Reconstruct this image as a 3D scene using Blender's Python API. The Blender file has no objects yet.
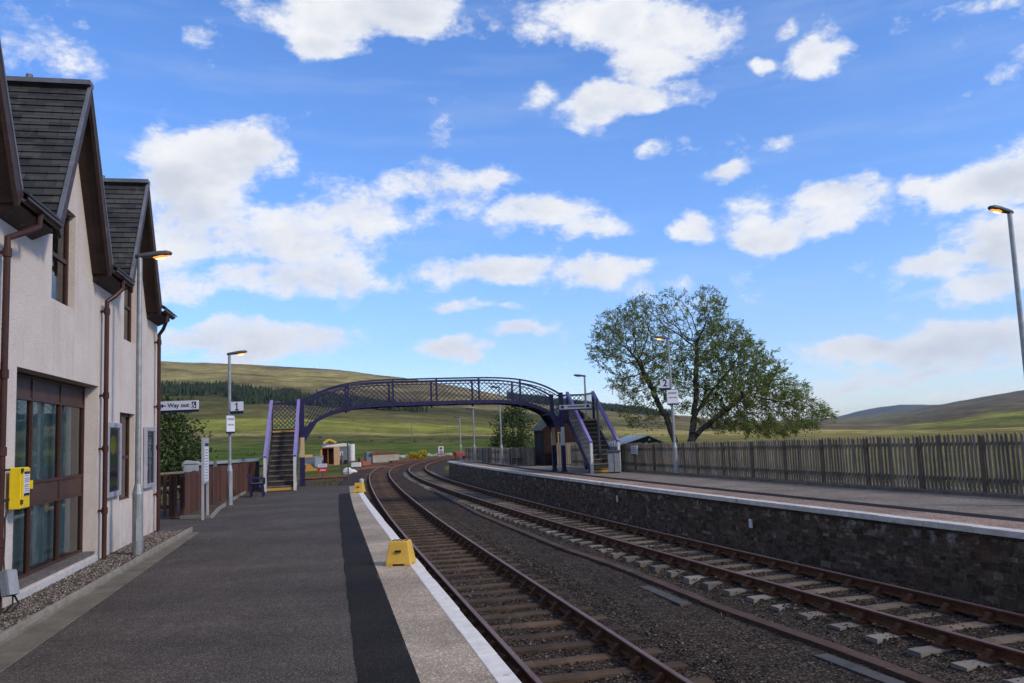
import bpy, math, random
import numpy as np
from mathutils import Vector, Matrix, noise as mnoise

random.seed(7); rng = np.random.default_rng(11)
sc = bpy.context.scene
COL = sc.collection
R = math.radians

# ------------------------------------------------------------------ camera
FPX, CAMH = 830.0, 1.75
PITCH, ROLL = R(6.4), 0.042
Fv = np.array([0, math.cos(PITCH), math.sin(PITCH)])
R0 = np.array([1.0, 0, 0]); U0 = np.cross(R0, Fv)
Rv = math.cos(ROLL)*R0 - math.sin(ROLL)*U0
Uv = math.sin(ROLL)*R0 + math.cos(ROLL)*U0
CAM = np.array([0, 0, CAMH])
def ray(px, py):
    return (px-512)/FPX*Rv + (341.5-py)/FPX*Uv + Fv
def horizon(px):                       # picture row of the horizon in a column
    return 434.6 - ROLL*(px-512)
cd = bpy.data.cameras.new('camera'); cam = bpy.data.objects.new('camera', cd); COL.objects.link(cam)
cd.sensor_width = 36; cd.lens = FPX/1024*36; cd.clip_end = 40000; cd.clip_start = 0.05
M = Matrix(((Rv[0], Uv[0], -Fv[0], 0), (Rv[1], Uv[1], -Fv[1], 0), (Rv[2], Uv[2], -Fv[2], CAMH), (0, 0, 0, 1)))
cam.matrix_world = M
sc.camera = cam
sc.view_settings.view_transform = 'Standard'; sc.view_settings.look = 'None'
sc.view_settings.exposure = 0; sc.view_settings.gamma = 1
sc.cycles.max_bounces = 6; sc.cycles.diffuse_bounces = 3; sc.cycles.glossy_bounces = 3; sc.cycles.transparent_max_bounces = 12
sc.cycles.caustics_reflective = False; sc.cycles.caustics_refractive = False

# ------------------------------------------------------------------ mesh helpers
class MB:
    def __init__(s): s.v = []; s.f = []; s.m = []
    def add(s, vs, fs, m=0):
        o = len(s.v); s.v += [tuple(float(c) for c in p) for p in vs]
        for f in fs: s.f.append(tuple(i+o for i in f)); s.m.append(m)
        return s
    def quad(s, a, b, c, d, m=0): return s.add([a, b, c, d], [(0, 1, 2, 3)], m)
    def box(s, x0, x1, y0, y1, z0, z1, m=0):
        return s.add([(x0,y0,z0),(x1,y0,z0),(x1,y1,z0),(x0,y1,z0),(x0,y0,z1),(x1,y0,z1),(x1,y1,z1),(x0,y1,z1)],
                     [(0,3,2,1),(4,5,6,7),(0,1,5,4),(1,2,6,5),(2,3,7,6),(3,0,4,7)], m)
    def bar(s, p, q, w, h, up=(0,0,1), m=0):
        p = Vector(p); q = Vector(q); d = (q-p).normalized(); up = Vector(up)
        a = d.cross(up)
        if a.length < 1e-4: a = d.cross(Vector((1,0,0)))
        a.normalize(); b = a.cross(d)
        a = a*(w/2); b = b*(h/2)
        return s.add([p-a-b, p+a-b, p+a+b, p-a+b, q-a-b, q+a-b, q+a+b, q-a+b],
                     [(0,1,2,3),(7,6,5,4),(0,4,5,1),(1,5,6,2),(2,6,7,3),(3,7,4,0)], m)
    def tube(s, pts, r, n=8, cap=True, m=0):
        pts = [Vector(p) for p in pts]
        if not isinstance(r, (list, tuple)): r = [r]*len(pts)
        o = len(s.v); prev = None
        for i, p in enumerate(pts):
            d = (pts[min(i+1, len(pts)-1)] - pts[max(i-1, 0)])
            d = d.normalized() if d.length > 1e-9 else Vector((0,0,1))
            if prev is None:
                a = d.cross(Vector((0,0,1)))
                if a.length < 1e-3: a = Vector((1,0,0))
                a.normalize()
            else:
                a = prev - d*prev.dot(d)
                a = a.normalized() if a.length > 1e-6 else d.orthogonal().normalized()
            prev = a; b = d.cross(a)
            for k in range(n):
                t = 2*math.pi*k/n
                c = p + (a*math.cos(t) + b*math.sin(t))*r[i]
                s.v.append((c.x, c.y, c.z))
        for i in range(len(pts)-1):
            for k in range(n):
                s.f.append((o+i*n+k, o+i*n+(k+1) % n, o+(i+1)*n+(k+1) % n, o+(i+1)*n+k)); s.m.append(m)
        if cap:
            s.f.append(tuple(o+k for k in range(n))[::-1]); s.m.append(m)
            e = o+(len(pts)-1)*n; s.f.append(tuple(e+k for k in range(n))); s.m.append(m)
        return s
    def prism(s, poly, axis, a0, a1, m=0):       # poly of 2D points extruded along axis 'x','y','z'
        n = len(poly)
        def P(u, v, a):
            return {'x': (a, u, v), 'y': (u, a, v), 'z': (u, v, a)}[axis]
        vs = [P(u, v, a0) for u, v in poly] + [P(u, v, a1) for u, v in poly]
        fs = [tuple(range(n))[::-1], tuple(range(n, 2*n))] + [(i, (i+1) % n, n+(i+1) % n, n+i) for i in range(n)]
        return s.add(vs, fs, m)
    def build(s, name, mats, parent=None, loc=(0,0,0), rotz=0, smooth=False, bevel=0):
        me = bpy.data.meshes.new(name); me.from_pydata(s.v, [], s.f)
        if not isinstance(mats, (list, tuple)): mats = [mats]
        for x in mats: me.materials.append(x)
        if len(mats) > 1: me.polygons.foreach_set('material_index', s.m)
        if smooth: me.polygons.foreach_set('use_smooth', [True]*len(s.f))
        me.update()
        o = bpy.data.objects.new(name, me); COL.objects.link(o)
        o.location = loc; o.rotation_euler = (0, 0, rotz)
        if parent: o.parent = parent
        if bevel:
            b = o.modifiers.new('bevel', 'BEVEL'); b.width = bevel; b.segments = 2; b.limit_method = 'ANGLE'
        return o
def tag(o, label=None, cat=None, group=None, kind=None):
    if label: o['label'] = label
    if cat: o['category'] = cat
    if group: o['group'] = group
    if kind: o['kind'] = kind
    return o
def thing(name, label, cat, loc=(0,0,0), rotz=0, group=None):
    o = bpy.data.objects.new(name, None); COL.objects.link(o)
    o.location = loc; o.rotation_euler = (0, 0, rotz); o.empty_display_size = .2
    return tag(o, label, cat, group)
def structure(mb, name, mats, parent=None, **k):
    o = mb.build(name, mats, parent, **k)
    if parent is None: o['kind'] = 'structure'
    return o
def text(s, size, m, parent, loc, rot, name='lettering', thick=.002):
    c = bpy.data.curves.new(name, 'FONT'); c.body = s; c.size = size; c.extrude = thick
    c.align_x = 'CENTER'; c.align_y = 'CENTER'; c.offset = size*.02
    tmp = bpy.data.objects.new('tmp', c); COL.objects.link(tmp)
    dg = bpy.context.evaluated_depsgraph_get(); me = bpy.data.meshes.new_from_object(tmp.evaluated_get(dg))
    bpy.data.objects.remove(tmp); me.materials.clear(); me.materials.append(m)
    o = bpy.data.objects.new(name, me); COL.objects.link(o)
    o.location = loc; o.rotation_euler = rot; o.parent = parent
    return o

# ------------------------------------------------------------------ materials
def newmat(name):
    m = bpy.data.materials.new(name); m.use_nodes = True
    nt = m.node_tree; nt.nodes.clear()
    out = nt.nodes.new('ShaderNodeOutputMaterial'); bs = nt.nodes.new('ShaderNodeBsdfPrincipled')
    nt.links.new(bs.outputs[0], out.inputs[0])
    return m, nt, bs, out
def N(nt, t, **kw):
    n = nt.nodes.new('ShaderNode'+t)
    for k, v in kw.items():
        if k in n.inputs.keys(): n.inputs[k].default_value = v
        else: setattr(n, k, v)
    return n
def L(nt, a, b): nt.links.new(a, b)
def noise(nt, vec, scale, detail=5, rough=.6):
    n = N(nt, 'TexNoise'); n.inputs['Scale'].default_value = scale
    n.inputs['Detail'].default_value = detail; n.inputs['Roughness'].default_value = rough
    L(nt, vec, n.inputs['Vector']); return n.outputs['Fac']
def ramp(nt, fac, stops):
    r = N(nt, 'ValToRGB'); e = r.color_ramp.elements
    while len(e) < len(stops): e.new(0.5)
    for i, (p, c) in enumerate(stops):
        e[i].position = p; e[i].color = (*c, 1) if len(c) == 3 else c
    L(nt, fac, r.inputs[0]); return r.outputs[0]
def mixc(nt, fac, a, b, mode='MIX'):
    m = N(nt, 'Mix', data_type='RGBA', blend_type=mode)
    for s, x in ((0, fac), (6, a), (7, b)):
        if hasattr(x, 'is_output'): L(nt, x, m.inputs[s])
        elif s == 0: m.inputs[0].default_value = x
        else: m.inputs[s].default_value = (*x, 1)
    return m.outputs[2]
def bump(nt, bs, h, strength=.3, dist=.01):
    b = N(nt, 'Bump'); b.inputs['Strength'].default_value = strength; b.inputs['Distance'].default_value = dist
    L(nt, h, b.inputs['Height']); L(nt, b.outputs[0], bs.inputs['Normal'])
def coord(nt, scale=None, which='Object'):
    t = N(nt, 'TexCoord').outputs[which]
    if scale:
        mp = N(nt, 'Mapping'); mp.inputs['Scale'].default_value = scale; L(nt, t, mp.inputs[0]); return mp.outputs[0]
    return t
def surf(name, c1, c2, scale=6, rough=.8, metal=0, fine=60, fine_amt=.25, bmp=.25, bdist=.004, stretch=None, spec=.3, dirt=None):
    """two tone noise surface with a fine grain and bump"""
    m, nt, bs, out = newmat(name)
    v = coord(nt, stretch)
    f = ramp(nt, noise(nt, v, scale), [(.35, (0,0,0)), (.65, (1,1,1))])
    c = mixc(nt, f, c1, c2)
    g = noise(nt, v, fine, 4, .7)
    k = ramp(nt, g, [(.3, (1-fine_amt,)*3), (.7, (1+fine_amt,)*3)])
    c = mixc(nt, 1.0, c, k, 'MULTIPLY')
    if dirt:
        d = ramp(nt, noise(nt, coord(nt), dirt[1], 6, .7), [(dirt[2], (0,0,0)), (dirt[2]+.12, (1,1,1))])
        c = mixc(nt, d, c, dirt[0])
    L(nt, c, bs.inputs['Base Color'])
    bs.inputs['Roughness'].default_value = rough; bs.inputs['Metallic'].default_value = metal
    bs.inputs['Specular IOR Level'].default_value = spec
    if bmp: bump(nt, bs, g, bmp, bdist)
    return m

def harling():
    m, nt, bs, out = newmat('harled_wall'); v = coord(nt)
    a = noise(nt, v, 1.3, 6, .65)
    c = mixc(nt, ramp(nt, a, [(.35, (0,0,0)), (.7, (1,1,1))]), (.64,.56,.51), (.73,.67,.625))
    st = noise(nt, coord(nt, (4, 4, .35)), 1.2, 5, .7)              # run-off staining
    c = mixc(nt, ramp(nt, st, [(.52, (0,0,0)), (.8, (.5,.5,.5))]), c, (.44,.375,.33))
    vo = N(nt, 'TexVoronoi'); vo.inputs['Scale'].default_value = 85; L(nt, v, vo.inputs['Vector'])
    c = mixc(nt, 1.0, c, ramp(nt, vo.outputs['Distance'], [(.1, (1.06,1.06,1.06)), (.7, (.80,.79,.78))]), 'MULTIPLY')
    sz_ = N(nt, 'SeparateXYZ'); L(nt, v, sz_.inputs[0]); gz_ = N(nt, 'MapRange'); L(nt, sz_.outputs['Z'], gz_.inputs['Value'])
    for k, q in (('From Min', .75), ('From Max', .0), ('To Min', 0), ('To Max', 1)): gz_.inputs[k].default_value = q
    gm_ = N(nt, 'Math', operation='MULTIPLY'); L(nt, gz_.outputs[0], gm_.inputs[0]); L(nt, ramp(nt, noise(nt, v, 2.4, 6, .7), [(.38, (0,0,0)), (.7, (.9,.9,.9))]), gm_.inputs[1])
    c = mixc(nt, gm_.outputs[0], c, (.33,.29,.24))                    # splashed dirt at the foot
    L(nt, c, bs.inputs['Base Color']); bs.inputs['Roughness'].default_value = .95; bs.inputs['Specular IOR Level'].default_value = .1
    h = N(nt, 'Math', operation='SUBTRACT'); h.inputs[0].default_value = 1; L(nt, vo.outputs['Distance'], h.inputs[1])
    bump(nt, bs, h.outputs[0], .55, .010)
    return m
def slates():
    m, nt, bs, out = newmat('roof_slates')
    t = coord(nt); mp = N(nt, 'Mapping'); L(nt, t, mp.inputs[0])
    sp = N(nt, 'SeparateXYZ'); L(nt, t, sp.inputs[0])
    ab = N(nt, 'CombineXYZ'); L(nt, sp.outputs['X'], ab.inputs['X'])
    z = N(nt, 'Math', operation='MULTIPLY'); z.inputs[1].default_value = 1.135; L(nt, sp.outputs['Z'], z.inputs[0]); L(nt, z.outputs[0], ab.inputs['Y'])
    br = N(nt, 'TexBrick'); br.offset = .5
    for k, q in (('Scale', 1), ('Mortar Size', .006), ('Brick Width', .26), ('Row Height', .1435), ('Bias', 0)): br.inputs[k].default_value = q
    br.inputs['Color1'].default_value = (.011,.011,.0115,1); br.inputs['Color2'].default_value = (.055,.052,.05,1); br.inputs['Mortar'].default_value = (.006,.006,.007,1)
    L(nt, ab.outputs[0], br.inputs['Vector'])
    c = br.outputs['Color']
    l = noise(nt, t, 3.5, 8, .75)
    c = mixc(nt, ramp(nt, l, [(.54, (0,0,0)), (.68, (.75,.75,.75))]), c, (.075,.077,.055))      # lichen
    s2 = N(nt, 'Mapping'); s2.inputs['Scale'].default_value = (9, 9, .7); L(nt, t, s2.inputs[0])
    w = noise(nt, s2.outputs[0], 1.1, 4, .6)
    c = mixc(nt, ramp(nt, w, [(.74, (0,0,0)), (.80, (.6,.6,.6))]), c, (.34,.34,.34))           # pale streaks
    L(nt, c, bs.inputs['Base Color']); bs.inputs['Roughness'].default_value = .65
    bump(nt, bs, br.outputs['Fac'], -.5, .01)
    return m
def stone_face():
    m, nt, bs, out = newmat('rubble_stone'); t = coord(nt)
    sp = N(nt, 'SeparateXYZ'); L(nt, t, sp.inputs[0]); cb = N(nt, 'CombineXYZ')
    yy_ = N(nt, 'Math', operation='MULTIPLY'); yy_.inputs[1].default_value = 3.9; L(nt, sp.outputs['Y'], yy_.inputs[0])
    zz_ = N(nt, 'Math', operation='MULTIPLY'); zz_.inputs[1].default_value = 8.4; L(nt, sp.outputs['Z'], zz_.inputs[0])
    L(nt, yy_.outputs[0], cb.inputs['X']); L(nt, zz_.outputs[0], cb.inputs['Y'])
    nz = N(nt, 'TexNoise'); nz.inputs['Scale'].default_value = 1.1; nz.inputs['Detail'].default_value = 4; L(nt, cb.outputs[0], nz.inputs['Vector'])
    dm = N(nt, 'VectorMath', operation='SCALE'); dm.inputs['Scale'].default_value = .35; L(nt, nz.outputs['Color'], dm.inputs[0])
    ad = N(nt, 'VectorMath', operation='ADD'); L(nt, cb.outputs[0], ad.inputs[0]); L(nt, dm.outputs[0], ad.inputs[1])
    fn = N(nt, 'TexNoise'); fn.inputs['Scale'].default_value = 7; fn.inputs['Detail'].default_value = 3; L(nt, cb.outputs[0], fn.inputs['Vector'])
    fs_ = N(nt, 'VectorMath', operation='SCALE'); fs_.inputs['Scale'].default_value = .10; L(nt, fn.outputs['Color'], fs_.inputs[0])
    a2 = N(nt, 'VectorMath', operation='ADD'); L(nt, ad.outputs[0], a2.inputs[0]); L(nt, fs_.outputs[0], a2.inputs[1])
    def courses(bw, rh, o_):
        br = N(nt, 'TexBrick'); br.offset = o_; br.squash = .62; br.squash_frequency = 2
        for k, q in (('Scale', 1), ('Mortar Size', .05), ('Mortar Smooth', .7), ('Brick Width', bw), ('Row Height', rh), ('Bias', 0)): br.inputs[k].default_value = q
        br.inputs['Color1'].default_value = (0,0,0,1); br.inputs['Color2'].default_value = (1,1,1,1); br.inputs['Mortar'].default_value = (.5,.5,.5,1)
        L(nt, a2.outputs[0], br.inputs['Vector']); return br
    b1, b2 = courses(1.25, 1.05, .43), courses(.85, .62, .57)
    msk = ramp(nt, noise(nt, cb.outputs[0], .28, 3, .6), [(.47, (0,0,0)), (.5, (1,1,1))])
    val = mixc(nt, msk, b1.outputs['Color'], b2.outputs['Color']); mor = mixc(nt, msk, b1.outputs['Fac'], b2.outputs['Fac'])
    g = noise(nt, t, 16, 6, .7)
    st = ramp(nt, N_sep(nt, val), [(0, (.045,.034,.025)), (.35, (.08,.059,.043)), (.65, (.13,.086,.058)), (.85, (.095,.078,.062)), (1, (.22,.175,.135))])
    st = mixc(nt, 1.0, st, ramp(nt, g, [(.3, (.5,.5,.5)), (.7, (1.45,1.4,1.35))]), 'MULTIPLY')
    mo = mixc(nt, 1.0, mor, ramp(nt, noise(nt, t, 3.3, 4, .6), [(.35, (.35,.35,.35)), (.6, (1,1,1))]), 'MULTIPLY')
    c = mixc(nt, mo, st, mixc(nt, g, (.088,.069,.053), (.20,.165,.132)))
    rz = N(nt, 'MapRange'); rz.inputs['From Min'].default_value = -.45; rz.inputs['From Max'].default_value = -.12
    L(nt, sp.outputs['Z'], rz.inputs['Value'])
    w = ramp(nt, noise(nt, t, 2.6, 7, .75), [(.53, (0,0,0)), (.62, (1,1,1))])
    mu = N(nt, 'Math', operation='MULTIPLY'); L(nt, rz.outputs[0], mu.inputs[0]); L(nt, w, mu.inputs[1])
    c = mixc(nt, mu.outputs[0], c, (.42,.39,.37))
    c = mixc(nt, ramp(nt, noise(nt, t, .9, 6, .7), [(.56, (0,0,0)), (.66, (.6,.6,.6))]), c, (.15,.08,.055))
    L(nt, c, bs.inputs['Base Color']); bs.inputs['Roughness'].default_value = .95; bs.inputs['Specular IOR Level'].default_value = .1
    hr = ramp(nt, mor, [(.0, (1,1,1)), (1, (0,0,0))])
    sb = N(nt, 'Math', operation='MULTIPLY_ADD'); sb.inputs[1].default_value = .5; L(nt, g, sb.inputs[0]); L(nt, hr, sb.inputs[2])
    bump(nt, bs, sb.outputs[0], .9, .035)
    return m
def asphalt(name, base, speck, sc_=130, patch=None, cracks=False):
    m, nt, bs, out = newmat(name); t = coord(nt)
    vo = N(nt, 'TexVoronoi'); vo.inputs['Scale'].default_value = sc_; L(nt, t, vo.inputs['Vector'])
    sp = ramp(nt, N_sep(nt, vo.outputs['Color']), [(.0, tuple(b*.6 for b in base)), (.6, base), (.85, speck), (1, tuple(s*1.9 for s in speck))])
    big = noise(nt, t, .7, 6, .65)
    c = mixc(nt, 1.0, sp, ramp(nt, big, [(.3, (.72,.72,.72)), (.7, (1.22,1.21,1.2))]), 'MULTIPLY')
    md = noise(nt, t, 5, 6, .7)
    c = mixc(nt, 1.0, c, ramp(nt, md, [(.3, (.86,.86,.86)), (.7, (1.12,1.12,1.12))]), 'MULTIPLY')
    band = noise(nt, coord(nt, (.12, 1, 1)), .55, 4, .6)
    c = mixc(nt, 1.0, c, ramp(nt, band, [(.35, (.84,.84,.84)), (.65, (1.13,1.12,1.10))]), 'MULTIPLY')
    if patch:
        st = noise(nt, coord(nt, (1.0, .35, 1)), 1.6, 6, .75)
        c = mixc(nt, ramp(nt, st, [(.60, (0,0,0)), (.75, (.55,.55,.55))]), c, patch)
    L(nt, c, bs.inputs['Base Color']); bs.inputs['Roughness'].default_value = .93; bs.inputs['Specular IOR Level'].default_value = .15
    bump(nt, bs, vo.outputs['Distance'], .5, .006)
    return m
def N_sep(nt, col):
    s = N(nt, 'SeparateColor'); L(nt, col, s.inputs[0]); return s.outputs[0]
def pebbles(name, cols, scale=45):
    m, nt, bs, out = newmat(name); t = coord(nt)
    vo = N(nt, 'TexVoronoi'); vo.inputs['Scale'].default_value = scale; L(nt, t, vo.inputs['Vector'])
    c = ramp(nt, N_sep(nt, vo.outputs['Color']), [(0, cols[0]), (.45, cols[1]), (.8, cols[2]), (1, cols[3])])
    big = noise(nt, t, .9, 6, .7)
    c = mixc(nt, 1.0, c, ramp(nt, big, [(.3, (.7,.7,.7)), (.7, (1.25,1.2,1.15))]), 'MULTIPLY')
    c = mixc(nt, 1.0, c, ramp(nt, vo.outputs['Distance'], [(.15, (1.1,1.1,1.1)), (.75, (.35,.35,.35))]), 'MULTIPLY')
    L(nt, c, bs.inputs['Base Color']); bs.inputs['Roughness'].default_value = .95; bs.inputs['Specular IOR Level'].default_value = .1
    h = N(nt, 'Math', operation='SUBTRACT'); h.inputs[0].default_value = 1; L(nt, vo.outputs['Distance'], h.inputs[1])
    bump(nt, bs, h.outputs[0], .9, .03)
    return m
def per_island(name, stops, rough=.9, grain=None, transl=0):
    m, nt, bs, out = newmat(name)
    g = N(nt, 'NewGeometry'); c = ramp(nt, g.outputs['Random Per Island'], stops)
    if grain:
        c = mixc(nt, 1.0, c, ramp(nt, noise(nt, coord(nt), grain, 4, .7), [(.3, (.7,.7,.7)), (.7, (1.3,1.3,1.3))]), 'MULTIPLY')
    L(nt, c, bs.inputs['Base Color']); bs.inputs['Roughness'].default_value = rough; bs.inputs['Specular IOR Level'].default_value = .2
    if transl:
        tr = N(nt, 'BsdfTranslucent'); L(nt, c, tr.inputs[0]); mx = N(nt, 'MixShader'); mx.inputs[0].default_value = transl
        L(nt, bs.outputs[0], mx.inputs[1]); L(nt, tr.outputs[0], mx.inputs[2]); L(nt, mx.outputs[0], out.inputs[0])
    return m
def wood(name, c1, c2, axis='z', rough=.85, ends=False):
    s = {'x': (.6, 14, 14), 'y': (14, .6, 14), 'z': (14, 14, .6)}[axis]
    m, nt, bs, out = newmat(name)
    gm = N(nt, 'NewGeometry')
    gr = noise(nt, coord(nt, s), 3, 6, .7)
    c = mixc(nt, ramp(nt, gr, [(.3, (0,0,0)), (.7, (1,1,1))]), c1, c2)
    k = ramp(nt, gm.outputs['Random Per Island'], [(0, (.68,.69,.7)), (1, (1.3,1.28,1.25))])
    c = mixc(nt, 1.0, c, k, 'MULTIPLY')
    oi = N(nt, 'ObjectInfo'); c = mixc(nt, 1.0, c, ramp(nt, oi.outputs['Random'], [(0, (.62,.63,.64)), (1, (1.32,1.3,1.27))]), 'MULTIPLY') if axis == 'x' else c
    d = noise(nt, coord(nt), 1.3, 5, .7)
    c = mixc(nt, 1.0, c, ramp(nt, d, [(.3, (.75,.77,.75)), (.7, (1.2,1.17,1.15))]), 'MULTIPLY')
    if ends:                                    # bleached sleeper ends outside the rails
        sx_ = N(nt, 'SeparateXYZ'); L(nt, coord(nt), sx_.inputs[0]); ab_ = N(nt, 'Math', operation='ABSOLUTE'); L(nt, sx_.outputs['X'], ab_.inputs[0])
        er = ramp(nt, ab_.outputs[0], [(.84, (0,0,0)), (.93, (1,1,1))])
        c = mixc(nt, er, c, mixc(nt, 1.0, mixc(nt, gr, (.06,.052,.044), (.34,.30,.25)), ramp(nt, oi.outputs['Random'], [(0, (.5,.5,.5)), (1, (1.2,1.2,1.2))]), 'MULTIPLY'))
    L(nt, c, bs.inputs['Base Color']); bs.inputs['Roughness'].default_value = rough; bs.inputs['Specular IOR Level'].default_value = .2
    bump(nt, bs, gr, .4, .004)
    return m
def glass(name, tint=(.9,.95,.93), refl=.05):
    m, nt, bs, out = newmat(name); nt.nodes.remove(bs)
    tr = N(nt, 'BsdfTransparent'); tr.inputs[0].default_value = (*tint, 1)
    gl = N(nt, 'BsdfGlossy'); gl.inputs['Roughness'].default_value = .03
    fr = N(nt, 'Fresnel'); fr.inputs[0].default_value = 1.5
    mr = N(nt, 'MapRange'); mr.inputs['To Min'].default_value = refl; mr.inputs['To Max'].default_value = 1; L(nt, fr.outputs[0], mr.inputs[0])
    bp = N(nt, 'Bump'); bp.inputs['Strength'].default_value = .03; bp.inputs['Distance'].default_value = .02
    L(nt, noise(nt, coord(nt), 1.5, 2, .5), bp.inputs['Height']); L(nt, bp.outputs[0], gl.inputs['Normal'])
    mx = N(nt, 'MixShader'); L(nt, mr.outputs[0], mx.inputs[0]); L(nt, tr.outputs[0], mx.inputs[1]); L(nt, gl.outputs[0], mx.inputs[2])
    L(nt, mx.outputs[0], out.inputs[0]); return m
def emis(name, col, s):
    m, nt, bs, out = newmat(name)
    bs.inputs['Base Color'].default_value = (*col, 1); bs.inputs['Emission Color'].default_value = (*col, 1); bs.inputs['Emission Strength'].default_value = s
    return m

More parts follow.
